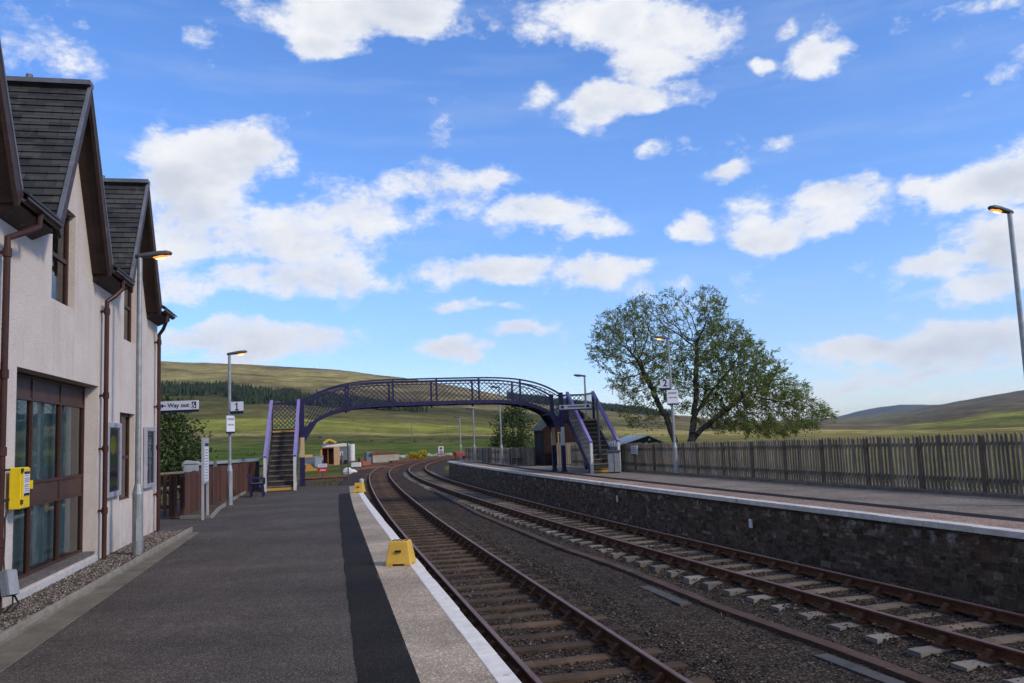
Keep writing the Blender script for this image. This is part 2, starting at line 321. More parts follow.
MT = dict(
    wall=harling(), slate=slates(), stone=stone_face(),
    brown=surf('brown_paint', (.045,.02,.016), (.062,.03,.024), 5, .55, fine=40, fine_amt=.2, bmp=.1),
    soffit=surf('soffit_boards', (.03,.018,.014), (.048,.029,.023), 4, .7, fine=30, dirt=((.10,.08,.07), 3, .62)),
    barge=surf('bargeboard_paint', (.035,.02,.017), (.055,.033,.029), 7, .6, fine=35, dirt=((.19,.16,.145), 6, .6)),
    leadridge=surf('ridge_lead', (.09,.10,.12), (.14,.15,.17), 5, .55),
    pipe=surf('downpipe_paint', (.038,.014,.011), (.058,.022,.017), 4, .45, dirt=((.11,.06,.045), 9, .66)),
    frame=surf('window_frame_paint', (.05,.022,.017), (.066,.032,.025), 6, .5),
    panel=surf('frame_panel', (.052,.026,.02), (.075,.04,.031), 3, .55),
    curtain=surf('curtain_cloth', (.25,.37,.325), (.32,.45,.40), 3, .95),
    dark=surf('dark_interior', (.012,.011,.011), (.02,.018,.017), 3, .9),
    glass=glass('window_glass'),
    tarmac=asphalt('platform_tarmac', (.070,.059,.05), (.125,.106,.091), 120, patch=(.10,.072,.054)),
    blackstrip=asphalt('new_tarmac_strip', (.015,.013,.012), (.028,.024,.022), 140),
    paver=asphalt('concrete_paver', (.375,.31,.235), (.395,.328,.252), 90, patch=(.27,.222,.168)),
    brickpave=asphalt('red_paver', (.265,.185,.14), (.32,.235,.185), 60, patch=(.12,.085,.065)),
    greypave=asphalt('pale_tarmac', (.18,.152,.124), (.27,.23,.19), 100, patch=(.13,.105,.08)),
    white=surf('white_edge_paint', (.60,.565,.51), (.72,.685,.625), 7, .75, fine=50, fine_amt=.1, dirt=((.33,.31,.28), 5, .63)),
    oldwhite=surf('weathered_edge_paint', (.48,.44,.38), (.64,.59,.52), 4, .8, fine=45, fine_amt=.14, dirt=((.2,.185,.165), 3, .58)),
    conc=surf('old_concrete', (.105,.09,.064), (.17,.148,.11), 2.2, .92, fine=50, dirt=((.075,.065,.05), 2.6, .57)),
    conc2=surf('kerb_concrete', (.19,.17,.14), (.27,.245,.205), 5, .9, fine=60, dirt=((.11,.10,.08), 4, .6)),
    gravel=pebbles('gravel', ((.055,.043,.034), (.13,.10,.078), (.23,.185,.145), (.37,.32,.27)), 38),
    bed=pebbles('track_dirt', ((.028,.021,.016), (.062,.047,.035), (.10,.078,.058), (.17,.14,.112)), 26),
    ballast=per_island('ballast_stones', [(0, (.013,.01,.008)), (.4, (.034,.026,.02)), (.8, (.068,.053,.041)), (1, (.17,.145,.118))], grain=40),
    pebble=per_island('loose_pebbles', [(0, (.05,.042,.036)), (.5, (.14,.115,.10)), (.9, (.25,.22,.19)), (1, (.42,.38,.35))], grain=40),
    rust=surf('rusty_rail', (.065,.027,.011), (.115,.047,.019), 6, .9, metal=0, fine=50, fine_amt=.3),
    railtop=surf('rail_head', (.15,.082,.058), (.21,.125,.095), 3, .5, metal=.25, fine=40, fine_amt=.2, stretch=(1, .2, 1)),
    sleeper=wood('sleeper_timber', (.034,.023,.016), (.125,.08,.048), 'x'),
    sleeperpale=wood('weathered_sleeper', (.042,.034,.027), (.21,.17,.132), 'x', ends=True),
    galv=surf('galvanised_steel', (.27,.28,.285), (.36,.37,.375), 9, .45, metal=.55, fine=80, fine_amt=.08, bmp=.03),
    lamphead=surf('lamp_casing', (.055,.055,.06), (.085,.085,.09), 8, .45, fine=40, fine_amt=.15),
    lens=emis('sodium_lamp', (1, .33, .06), 1.3),
    lenshot=emis('sodium_tube', (1, .62, .28), 3),
    purple=surf('dark_purple_paint', (.014,.011,.052), (.024,.019,.078), 6, .4, fine=40, fine_amt=.15, bmp=.08),
    lilac=surf('lilac_paint', (.19,.16,.37), (.23,.195,.42), 8, .4, fine=40, fine_amt=.08, bmp=.05),
    cream=surf('cream_paint', (.46,.33,.17), (.53,.39,.22), 6, .5),
    whitepost=surf('white_post_paint', (.42,.415,.41), (.52,.51,.50), 6, .5),
    meshgrey=surf('grey_mesh', (.24,.23,.24), (.32,.31,.32), 8, .6),
    tread=surf('stair_tread', (.03,.024,.021), (.05,.041,.036), 9, .8),
    nosing=surf('worn_nosing', (.09,.08,.072), (.15,.135,.122), 9, .7),
    yellow=surf('yellow_plastic', (.56,.34,.05), (.62,.39,.075), 5, .5, fine=30, fine_amt=.08, bmp=.05, dirt=((.35,.20,.04), 9, .68)),
    yellowbox=surf('yellow_enamel', (.66,.47,.012), (.72,.53,.02), 5, .4, fine=30, fine_amt=.06, bmp=.03, dirt=((.38,.22,.03), 11, .70)),
    yellownose=surf('yellow_nosing', (.40,.22,.035), (.46,.27,.05), 8, .6),
    gold=surf('worn_orange_paint', (.36,.19,.03), (.44,.25,.045), 4, .7, dirt=((.12,.07,.03), 5, .55)),
    black=surf('black_rubber', (.014,.014,.015), (.022,.022,.023), 8, .7),
    signwhite=surf('sign_face', (.60,.61,.68), (.64,.65,.71), 3, .45, fine=20, fine_amt=.03, bmp=0),
    navy=surf('navy_sign_ink', (.012,.012,.05), (.016,.016,.06), 3, .4, fine=20, fine_amt=.03, bmp=0),
    ink=surf('faded_ink', (.16,.16,.19), (.2,.2,.23), 3, .6, bmp=0),
    red=surf('red_sign', (.36,.025,.025), (.42,.035,.03), 4, .5),
    postblue=surf('poster_navy', (.02,.035,.10), (.035,.065,.15), 3, .3, bmp=0),
    postyel=surf('poster_yellow', (.60,.52,.04), (.65,.57,.06), 3, .3, bmp=0),
    postcyan=surf('poster_blue', (.10,.33,.55), (.14,.40,.62), 3, .3, bmp=0),
    posterframe=surf('poster_frame_grey', (.34,.34,.40), (.39,.39,.44), 4, .4, bmp=0, metal=.2),
    fence=wood('grey_fence_timber', (.095,.08,.064), (.25,.215,.175), 'z'),
    fencepost=wood('dark_fence_post', (.065,.054,.044), (.16,.135,.11), 'z'),
    redfence=wood('red_brown_fence', (.058,.026,.02), (.115,.056,.042), 'z'),
    hut=wood('dark_hut_boards', (.018,.0095,.008), (.032,.017,.014), 'z'),
    hutroof=surf('mossy_roof_felt', (.055,.062,.045), (.09,.095,.07), 3, .9),
    shedroof=surf('pale_sheet_roof', (.66,.63,.58), (.76,.73,.68), 2, .6),
    darkgreen=surf('dark_green_board', (.02,.03,.022), (.035,.045,.034), 3, .8),
    binm=surf('bin_steel', (.20,.215,.235), (.27,.285,.30), 6, .5, metal=.3),
    bark=surf('tree_bark', (.05,.043,.037), (.10,.088,.075), 9, .95, fine=30, bmp=.7, bdist=.02, stretch=(1,1,.3)),
    leaf=per_island('rowan_leaves', [(0, (.045,.07,.015)), (.4, (.125,.165,.036)), (.75, (.23,.27,.068)), (1, (.34,.36,.125))], .6, transl=.5),
    leafdark=per_island('shrub_leaves', [(0, (.02,.034,.01)), (.6, (.045,.07,.02)), (1, (.085,.115,.035))], .65, transl=.25),
    gorse=per_island('gorse_flowers', [(0, (.08,.10,.02)), (.3, (.40,.26,.01)), (1, (.65,.42,.02))], .7, transl=.2),
    conifer=per_island('conifer_needles', [(0, (.014,.024,.012)), (.6, (.028,.042,.018)), (1, (.05,.066,.026))], .9),
    orange=surf('orange_paint', (.30,.105,.045), (.37,.135,.055), 1.2, .6, dirt=((.25,.08,.04), 1.5, .55)),
    peach=surf('peach_panel', (.46,.28,.15), (.52,.33,.18), 2, .7),
    palegrey=surf('pale_grey_panel', (.27,.29,.31), (.36,.38,.40), 3, .6, dirt=((.17,.16,.15), 3, .6)),
    midgrey=surf('blue_grey_panel', (.12,.14,.17), (.17,.19,.22), 3, .6),
    offwhite=surf('off_white_sheet', (.56,.55,.53), (.66,.65,.63), 3, .7, dirt=((.40,.38,.34), 4, .62)),
    blockwall=surf('block_wall', (.30,.26,.20), (.40,.355,.285), 2, .9),
    rustpile=surf('rusty_scrap', (.13,.05,.03), (.21,.085,.05), 3, .85),
    carblue=surf('blue_car_paint', (.04,.07,.14), (.05,.085,.16), 3, .3, bmp=0),
    tyre=surf('tyre_rubber', (.012,.012,.012), (.02,.02,.02), 8, .8),
    rock=surf('pale_rock', (.27,.26,.24), (.38,.37,.35), 3, .9, fine=12),
    rustplank=surf('rusty_trough_lid', (.055,.032,.022), (.085,.05,.036), 2.5, .9, fine=30, dirt=((.13,.12,.115), 1.4, .62), stretch=(1, .5, 1)),
    slab=surf('grey_slab', (.05,.047,.044), (.085,.08,.074), 4, .85),
)

# ------------------------------------------------------------------ sky, clouds and sun
def cloud_group():
    g = bpy.data.node_groups.new('cloud_cover', 'ShaderNodeTree')
    g.interface.new_socket('Vector', in_out='INPUT', socket_type='NodeSocketVector')
    g.interface.new_socket('Density', in_out='OUTPUT', socket_type='NodeSocketFloat')
    g.interface.new_socket('Body', in_out='OUTPUT', socket_type='NodeSocketFloat')
    gi = g.nodes.new('NodeGroupInput'); go = g.nodes.new('NodeGroupOutput')
    d0 = gi.outputs[0]
    n1 = N(g, 'TexNoise'); n1.inputs['Scale'].default_value = 9; n1.inputs['Detail'].default_value = 4; L(g, d0, n1.inputs['Vector'])
    sb = N(g, 'VectorMath', operation='SUBTRACT'); sb.inputs[1].default_value = (.5,.5,.5); L(g, n1.outputs['Color'], sb.inputs[0])
    sx = N(g, 'VectorMath', operation='MULTIPLY'); sx.inputs[1].default_value = (.11,.05,.07); L(g, sb.outputs[0], sx.inputs[0])
    ad = N(g, 'VectorMath', operation='ADD'); L(g, d0, ad.inputs[0]); L(g, sx.outputs[0], ad.inputs[1]); dv = ad.outputs[0]
    B = [  # where the clouds stand: centre (column, row), half sizes, weight
        (335,8,85,32,1.0),(415,18,80,26,1.0),(325,45,42,20,.9),
        (600,14,78,30,1.0),(680,34,48,36,1.0),(660,72,40,20,.9),
        (625,106,68,17,1.0),(588,104,28,14,.9),(536,97,22,15,.7),
        (656,152,26,18,.9),(645,174,16,12,.5),
        (222,156,58,32,1.1),(188,190,52,42,1.05),(190,232,75,46,1.0),(270,240,95,42,.9),(350,215,75,40,.82),
        (435,186,84,24,.9),(485,176,34,16,.85),(270,283,125,24,.95),
        (540,214,60,20,1.0),(600,227,40,16,.8),(500,268,82,19,1.0),(612,274,55,19,.95),(658,287,36,12,.55),
        (688,228,28,15,.85),(728,181,26,9,.8),(778,150,17,13,.5),
        (785,226,44,18,.9),(846,205,42,22,1.0),(775,200,30,12,.6),
        (828,50,26,17,.95),(766,64,18,7,.75),(798,25,16,8,.6),
        (922,190,42,15,.9),(1000,180,60,24,1.1),
        (1005,248,56,34,1.05),(940,264,60,19,.9),(985,286,65,15,.85),
        (478,309,48,7,.75),(520,327,38,9,.85),(450,347,48,14,.9),(270,342,95,19,.95),(190,333,60,18,.95),
        (875,350,75,13,.85),(980,345,75,24,1.0),(945,372,95,9,.75),(850,384,90,10,.7),(960,398,70,8,.65),(770,402,80,9,.55),(600,385,65,8,.55),
        (50,52,65,25,.44),(105,42,30,14,.35),(1000,3,38,9,.5),(965,88,12,8,.45),(1012,64,20,13,.35),
    ]
    acc = None
    for (px, py, rx, ry, w) in B:
        c = ray(px, py); c = c/np.linalg.norm(c)
        s = (FPX/rx*.92, FPX/rx*.5, FPX/ry*.92)
        ma = N(g, 'VectorMath', operation='MULTIPLY_ADD'); ma.inputs[1].default_value = s
        ma.inputs[2].default_value = tuple(-c[i]*s[i] for i in range(3)); L(g, dv, ma.inputs[0])
        ln = N(g, 'VectorMath', operation='LENGTH'); L(g, ma.outputs[0], ln.inputs[0])
        mr = N(g, 'MapRange', interpolation_type='SMOOTHSTEP')
        for k, q in (('From Min', 1.55), ('From Max', .1), ('To Min', 0), ('To Max', w)): mr.inputs[k].default_value = q
        L(g, ln.outputs['Value'], mr.inputs['Value'])
        if acc is None: acc = mr.outputs[0]
        else:
            mx = N(g, 'Math', operation='SMOOTH_MAX'); mx.inputs[2].default_value = .15
            L(g, acc, mx.inputs[0]); L(g, mr.outputs[0], mx.inputs[1]); acc = mx.outputs[0]
    # open sky round the rest of the dome: scattered cumulus
    dt = N(g, 'VectorMath', operation='DOT_PRODUCT'); L(g, d0, dt.inputs[0]); cc = ray(512, 230); dt.inputs[1].default_value = tuple(cc/np.linalg.norm(cc))
    mk = N(g, 'MapRange', interpolation_type='SMOOTHSTEP')
    for k, q in (('From Min', .82), ('From Max', .70), ('To Min', 0), ('To Max', 1.0)): mk.inputs[k].default_value = q
    L(g, dt.outputs['Value'], mk.inputs['Value'])
    n3 = ramp(g, noise(g, d0, 2.6, 3, .5), [(.42, (0,0,0)), (.66, (1,1,1))])
    o3 = N(g, 'Math', operation='MULTIPLY'); L(g, mk.outputs[0], o3.inputs[0]); L(g, n3, o3.inputs[1])
    mx = N(g, 'Math', operation='MAXIMUM'); L(g, acc, mx.inputs[0]); L(g, o3.outputs[0], mx.inputs[1])
    # billows
    st = N(g, 'VectorMath', operation='MULTIPLY'); st.inputs[1].default_value = (1, 1, 1.7); L(g, d0, st.inputs[0])
    f = noise(g, st.outputs[0], 10, 8, .68)
    fa = N(g, 'Math', operation='MULTIPLY_ADD'); fa.inputs[1].default_value = 2.35; fa.inputs[2].default_value = -1.27; L(g, f, fa.inputs[0])
    su = N(g, 'Math', operation='ADD'); L(g, mx.outputs[0], su.inputs[0]); L(g, fa.outputs[0], su.inputs[1])
    L(g, su.outputs[0], go.inputs[0])
    u2 = N(g, 'VectorMath', operation='ADD'); u2.inputs[1].default_value = (.014, -.008, .045); L(g, st.outputs[0], u2.inputs[0])
    f2 = N(g, 'Math', operation='MULTIPLY_ADD'); f2.inputs[1].default_value = 2.2; f2.inputs[2].default_value = -1.1; L(g, noise(g, u2.outputs[0], 10, 4, .55), f2.inputs[0])
    s2 = N(g, 'Math', operation='ADD'); L(g, mx.outputs[0], s2.inputs[0]); L(g, f2.outputs[0], s2.inputs[1]); L(g, s2.outputs[0], go.inputs[1])
    return g
SUN = Vector((.74, -.42, .62)).normalized()
def make_world():
    w = bpy.data.worlds.new('World'); sc.world = w; w.use_nodes = True
    nt = w.node_tree; nt.nodes.clear()
    out = nt.nodes.new('ShaderNodeOutputWorld'); bg = nt.nodes.new('ShaderNodeBackground'); L(nt, bg.outputs[0], out.inputs[0])
    bg.inputs['Strength'].default_value = .1
    sky = nt.nodes.new('ShaderNodeTexSky'); sky.sky_type = 'NISHITA'; sky.sun_disc = False
    sky.sun_elevation = math.asin(SUN.z); sky.sun_rotation = math.atan2(SUN.x, SUN.y)
    sky.altitude = 200; sky.air_density = 1.0; sky.dust_density = .6; sky.ozone_density = 2.5
    hs = N(nt, 'HueSaturation'); hs.inputs['Saturation'].default_value = SKY_SAT; hs.inputs['Value'].default_value = SKY_VAL; hs.inputs['Hue'].default_value = .5
    L(nt, mixc(nt, 1.0, sky.outputs[0], SKY_TINT, 'MULTIPLY'), hs.inputs['Color'])
    d = N(nt, 'TexCoord').outputs['Generated']
    G_ = cloud_group()
    a = nt.nodes.new('ShaderNodeGroup'); a.node_tree = G_; L(nt, d, a.inputs[0])
    cov = ramp(nt, a.outputs[0], [(.24, (0,0,0)), (.40, (.28,.28,.28)), (.60, (.84,.84,.84)), (.85, (1,1,1))])
    sh = N(nt, 'MapRange')                                     # cloud above this point: an underside
    for k, q in (('From Min', .45), ('From Max', 1.35), ('To Min', 0), ('To Max', 1)): sh.inputs[k].default_value = q
    L(nt, a.outputs[1], sh.inputs['Value'])
    cc = ramp(nt, sh.outputs[0], [(0, (10.2,10.2,10.2)), (.45, (9.2,9.3,9.6)), (1, (7.0,7.4,8.1))])
    # thin high cirrus streaks
    mp = N(nt, 'Mapping'); mp.inputs['Rotation'].default_value = (0, R(16), 0); mp.inputs['Scale'].default_value = (2.2, 1.5, 16); L(nt, d, mp.inputs[0])
    ci = ramp(nt, noise(nt, mp.outputs[0], 1.7, 6, .62), [(.5, (0,0,0)), (.8, (.22,.22,.22))])
    base = mixc(nt, ci, hs.outputs[0], (7.2, 8.0, 9.2))
    L(nt, mixc(nt, cov, base, cc), bg.inputs['Color'])
    w.cycles.sampling_method = 'MANUAL'; w.cycles.sample_map_resolution = 512
    ld = bpy.data.lights.new('sun', 'SUN'); ld.energy = SUN_E; ld.angle = R(SUN_A); ld.color = (1, .87, .70)
    lo = bpy.data.objects.new('sun', ld); COL.objects.link(lo); lo.rotation_euler = (-SUN).to_track_quat('-Z', 'Y').to_euler()
    lo.location = (60, -60, 80)
SKY_SAT, SKY_VAL, SUN_E, SUN_A = 1.12, 1.0, 2.7, 8
HAZE = 3.4e-5
SKY_TINT = (1.80, 1.93, 2.4)
make_world()

# ------------------------------------------------------------------ line of the railway
YG = np.arange(-10, 165.01, .25)
def integrate(sY, sV, y0, x0):
    s = np.interp(YG, sY, sV); x = np.concatenate([[0], np.cumsum((s[1:]+s[:-1])/2*.25)])
    return x - np.interp(y0, YG, x) + x0, s
C1x, C1s = integrate([0, 20, 32, 45, 60, 75, 92, 105, 120, 160], [-.238, -.235, -.215, -.20, -.18, -.13, 0, .13, .25, .45], 12, .31)
C2x, C2s = integrate([0, 18, 28, 40, 55, 70, 85, 95, 110, 160], [-.29, -.29, -.27, -.25, -.22, -.16, -.07, 0, .14, .45], 20.6, 3.34)
def off(cx, cs, o):                     # a parallel curve
    n = 1/np.sqrt(1+cs**2); return np.stack([cx+o*n, YG-o*n*cs], 1)
def at_y(curve, y): return np.interp(y, curve[:, 1], curve[:, 0])
def cut(curve, y0, y1):
    m = (curve[:, 1] > y0+.01) & (curve[:, 1] < y1-.01)
    return np.concatenate([[[at_y(curve, y0), y0]], curve[m], [[at_y(curve, y1), y1]]])
E1o, E2o = -1.74, 1.72
E1 = off(C1x, C1s, E1o); E2 = off(C2x, C2s, E2o)
def strip(cx, cs, o0, o1, y0, y1, z, mb=None, wob=0, step=1):
    a = cut(off(cx, cs, o0), y0, y1); b = cut(off(cx, cs, o1), y0, y1)
    n = max(2, int((y1-y0)/ (.5*step))); ys = np.linspace(y0, y1, n)
    mb = mb or MB(); vs = []; fs = []
    for i, y in enumerate(ys):
        w = wob*(mnoise.noise((y*1.7, o0*3, 4.2))) if wob else 0
        w2 = wob*(mnoise.noise((y*1.9, o1*3, 9.2))) if wob else 0
        vs += [(at_y(a, y)+w, y, z), (at_y(b, y)+w2, y, z)]
    for i in range(n-1): fs.append((2*i, 2*i+1, 2*i+3, 2*i+2) if o1 > o0 else (2*i+1, 2*i, 2*i+2, 2*i+3))
    return mb.add(vs, fs)
def taper_strip(cx, cs, near, far, y0, y1, z, wob=0):
    """a strip whose distance from the edge changes between y = 6 and y = 28"""
    ys = np.linspace(y0, y1, int((y1-y0)/.25)); mb = MB(); vs = []; fs = []
    for i, y in enumerate(ys):
        t_ = (y-6)/22
        for k in (0, 1):
            o_ = near[k]+(far[k]-near[k])*min(1.2, t_)
            x = np.interp(y, YG, cx)+o_*math.sqrt(1+np.interp(y, YG, cs)**2)
            vs.append((x+(wob*mnoise.noise((y*1.7, k*5.1, 4.2)) if wob else 0), y, z))
    for i in range(len(ys)-1): fs.append((2*i, 2*i+1, 2*i+3, 2*i+2))
    return mb.add(vs, fs)
def sweep(profile, curve, mi=None):     # profile: closed list of (across, z)
    mb = MB(); n = len(profile); vs = []
    for i, p in enumerate(curve):
        d = curve[min(i+1, len(curve)-1)] - curve[max(i-1, 0)]; d = d/np.hypot(*d); r = np.array([d[1], -d[0]])
        for (a, z) in profile: vs.append((p[0]+r[0]*a, p[1]+r[1]*a, z))
    mb.add(vs, [])
    for i in range(len(curve)-1):
        for k in range(n):
            k2 = (k+1) % n; mb.f.append((i*n+k, i*n+k2, (i+1)*n+k2, (i+1)*n+k)[::-1]); mb.m.append(mi[k] if mi else 0)
    mb.f.append(tuple(range(n))); mb.m.append(0); e = (len(curve)-1)*n; mb.f.append(tuple(range(e, e+n))[::-1]); mb.m.append(0)
    return mb

# ------------------------------------------------------------------ terrain
COLS = [-700, 0, 160, 220, 280, 340, 400, 460, 520, 580, 640, 700, 760, 830, 865, 900, 930, 960, 1024, 1500]
DK = [300, 450, 650, 1000, 1350, 1850, 2200, 2700, 4600, 6500, 9500, 11500]
ROWS = {300:  [452, 450, 449, 448, 447, 446.5, 446, 445, 443, 441, 438, 436, 434.5, 433, 432.5, 432, 431.5, 431, 430, 420],
        450:  [440, 440, 438, 437.5, 437, 437, 437, 437, 437, 436, 435, 434, 433, 432, 431.8, 431.5, 431, 430.7, 429.5, 419],
        650:  [420, 421, 422, 421, 421, 422, 426, 428, 430, 431, 431.5, 432, 432, 431.5, 431.4, 431.2, 430.8, 430.4, 429, 416],
        1000: [398, 402, 405, 405, 406, 408, 412, 415, 421, 425, 428, 430, 430.5, 430.8, 431, 430.8, 430, 429, 427, 408],
        1350: [384, 386, 389, 389, 391, 396, 404, 408, 414, 419, 423, 426.5, 428.5, 429.5, 429.5, 429, 426, 422, 414, 398],
        1850: [366, 368, 374, 375, 377, 381, 388, 394, 405, 411.5, 417, 422, 425, 427, 427, 425.5, 421, 416.5, 408, 392],
        2200: [362, 363, 367, 368, 371, 375, 382, 389, 401, 408, 414, 420, 423.5, 426, 426.5, 427, 424, 421.5, 413, 388],
        2700: [358, 359, 361, 363, 366, 370, 377, 386, 398.5, 405.5, 411.5, 418, 421.5, 423.5, 423, 421, 415, 410, 403, 376],
        4600: [372, 374, 376, 378, 380, 384, 390, 396, 407, 412, 416, 420.5, 421, 420, 417, 413, 408, 400.5, 389, 362],
        6500: [392, 392, 392, 392, 392, 394, 400, 406, 413, 417, 420, 422, 422, 420, 419, 417, 412, 408, 400, 372],
        9500: [420, 420, 420, 420, 420, 420, 420, 420, 420, 420, 421, 421, 420.5, 418, 409.5, 402.5, 403.5, 402.5, 402, 390],
        11500: [430]*20}
CAZ = np.array([math.atan2(*(ray(c, horizon(c))[[0, 1]])) for c in COLS])
ELEV = np.array([[math.atan2(ray(c, y)[2], math.hypot(*ray(c, y)[:2])) for c, y in zip(COLS, ROWS[d])] for d in DK])
def smooth_cols(az):
    """elevation angle at each key distance for a set of azimuths, monotone-smoothed between columns"""
    a = np.clip(az, CAZ[0], CAZ[-1]); out = []
    for row in ELEV:
        t = np.zeros_like(a)
        for k, wgt in ((-.02, .25), (0, .5), (.02, .25)): t += wgt*np.interp(a+k, CAZ, row)
        out.append(t)
    return np.array(out)
def fb(x, y, s, o=4, seed=0.0):
    return mnoise.fractal((x*s, y*s, seed), 1.0, 2.0, o)
def sstep(a, b, x):
    t = np.clip((x-a)/(b-a), 0, 1); return t*t*(3-2*t)
def near_z(x, y):
    e1 = at_y(E1, min(max(y, -9), 160)); e2 = at_y(E2, min(max(y, -9), 160))
    zl = -.28*(1-sstep(34.5, 39, y)) + -1.32*sstep(34.5, 39, y)
    zr = -.16 - .9*sstep(60, 90, y) - .25*sstep(10, 60, x-e2)
    zc = -1.5 + .15*sstep(62, 75, y)
    l = sstep(-2.2, -.8, x-e1); r = sstep(.8, 2.2, x-e2)
    if y > 58: r = sstep(.8+(y-58)*.15, 2.2+(y-58)*.35, x-e2)
    return (zl*(1-l) + zc*l)*(1-r) + zr*r
azs = np.concatenate([np.arange(-180, -40, 4), np.arange(-40, 40, .3), np.arange(40, 180.1, 4)])*math.pi/180
ds = np.concatenate([[1], np.arange(2, 80, 1.0), np.geomspace(80, 300, 40)[1:], np.geomspace(300, 11400, 125)[1:]])
EL = smooth_cols(azs); LDK = np.log(DK)
def far_z(i, d):
    # gentle interpolation in log distance
    el = np.interp(math.log(d), LDK, EL[:, i]); return CAMH + d*math.tan(el)
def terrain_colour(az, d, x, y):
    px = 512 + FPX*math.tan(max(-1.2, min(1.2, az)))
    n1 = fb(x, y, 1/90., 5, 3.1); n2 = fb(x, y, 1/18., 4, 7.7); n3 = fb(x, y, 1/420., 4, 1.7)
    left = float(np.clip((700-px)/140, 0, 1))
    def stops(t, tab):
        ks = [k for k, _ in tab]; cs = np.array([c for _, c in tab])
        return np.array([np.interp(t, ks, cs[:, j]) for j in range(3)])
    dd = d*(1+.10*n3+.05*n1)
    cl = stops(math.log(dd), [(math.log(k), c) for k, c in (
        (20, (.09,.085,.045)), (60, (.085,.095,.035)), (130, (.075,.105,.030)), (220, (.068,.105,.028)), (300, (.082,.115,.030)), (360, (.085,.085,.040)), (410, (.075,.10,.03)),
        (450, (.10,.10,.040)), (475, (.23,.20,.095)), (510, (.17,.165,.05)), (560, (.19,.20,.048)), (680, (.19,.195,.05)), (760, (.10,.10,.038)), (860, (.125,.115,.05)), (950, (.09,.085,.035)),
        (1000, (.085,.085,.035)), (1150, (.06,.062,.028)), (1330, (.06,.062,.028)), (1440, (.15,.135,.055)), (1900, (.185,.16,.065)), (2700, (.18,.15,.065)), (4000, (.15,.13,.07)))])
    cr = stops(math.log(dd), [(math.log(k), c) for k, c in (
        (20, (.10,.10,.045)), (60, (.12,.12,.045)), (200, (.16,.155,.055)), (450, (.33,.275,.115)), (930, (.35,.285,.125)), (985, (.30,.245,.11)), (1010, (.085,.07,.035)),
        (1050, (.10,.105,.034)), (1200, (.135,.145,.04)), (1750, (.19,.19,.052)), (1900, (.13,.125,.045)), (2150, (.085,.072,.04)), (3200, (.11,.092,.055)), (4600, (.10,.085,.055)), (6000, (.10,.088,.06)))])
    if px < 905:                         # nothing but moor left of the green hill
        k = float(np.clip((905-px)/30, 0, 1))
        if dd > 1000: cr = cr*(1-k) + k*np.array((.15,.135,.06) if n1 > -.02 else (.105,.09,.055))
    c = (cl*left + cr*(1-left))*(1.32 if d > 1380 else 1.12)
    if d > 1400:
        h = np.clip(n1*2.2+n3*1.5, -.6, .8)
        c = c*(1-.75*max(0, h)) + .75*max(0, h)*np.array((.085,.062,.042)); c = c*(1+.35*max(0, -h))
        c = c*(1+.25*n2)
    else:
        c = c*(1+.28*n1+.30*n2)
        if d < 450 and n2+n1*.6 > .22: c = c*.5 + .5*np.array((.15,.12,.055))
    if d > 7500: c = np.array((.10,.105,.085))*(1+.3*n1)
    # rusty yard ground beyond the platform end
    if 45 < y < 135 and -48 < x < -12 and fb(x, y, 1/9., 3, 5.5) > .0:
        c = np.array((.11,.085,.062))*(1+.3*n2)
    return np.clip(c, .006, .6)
vs = [(0.0, 0.0, -.6)]; cols = [(.1,.1,.05)]
for j, d in enumerate(ds):
    for i, az in enumerate(azs):
        x, y = d*math.sin(az), d*math.cos(az)
        if d < 300:
            zn = near_z(x, y) if d < 200 else near_z(x*200/d, y*200/d)
            zf = far_z(i, 300); k = float(sstep(150, 300, d)); z = zn*(1-k) + zf*k
            if d > 60: z += .25*fb(x, y, 1/25., 3)*sstep(90, 160, d)
        else:
            z = far_z(i, d) + d*.0022*fb(x, y, 2.6/d**.85, 5, 2.2) + d*.0008*fb(x, y, 9/d**.85, 3, 8.2)
            if d < 700: z += .5*fb(x, y, 1/22., 3, 6.1)
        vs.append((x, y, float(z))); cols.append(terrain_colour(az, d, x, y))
na = len(azs); mb = MB(); mb.v = vs
for i in range(na-1): mb.f.append((0, 1+i+1, 1+i))
for j in range(len(ds)-1):
    for i in range(na-1): mb.f.append((1+j*na+i, 1+j*na+i+1, 1+(j+1)*na+i+1, 1+(j+1)*na+i))
mb.m = [0]*len(mb.f)
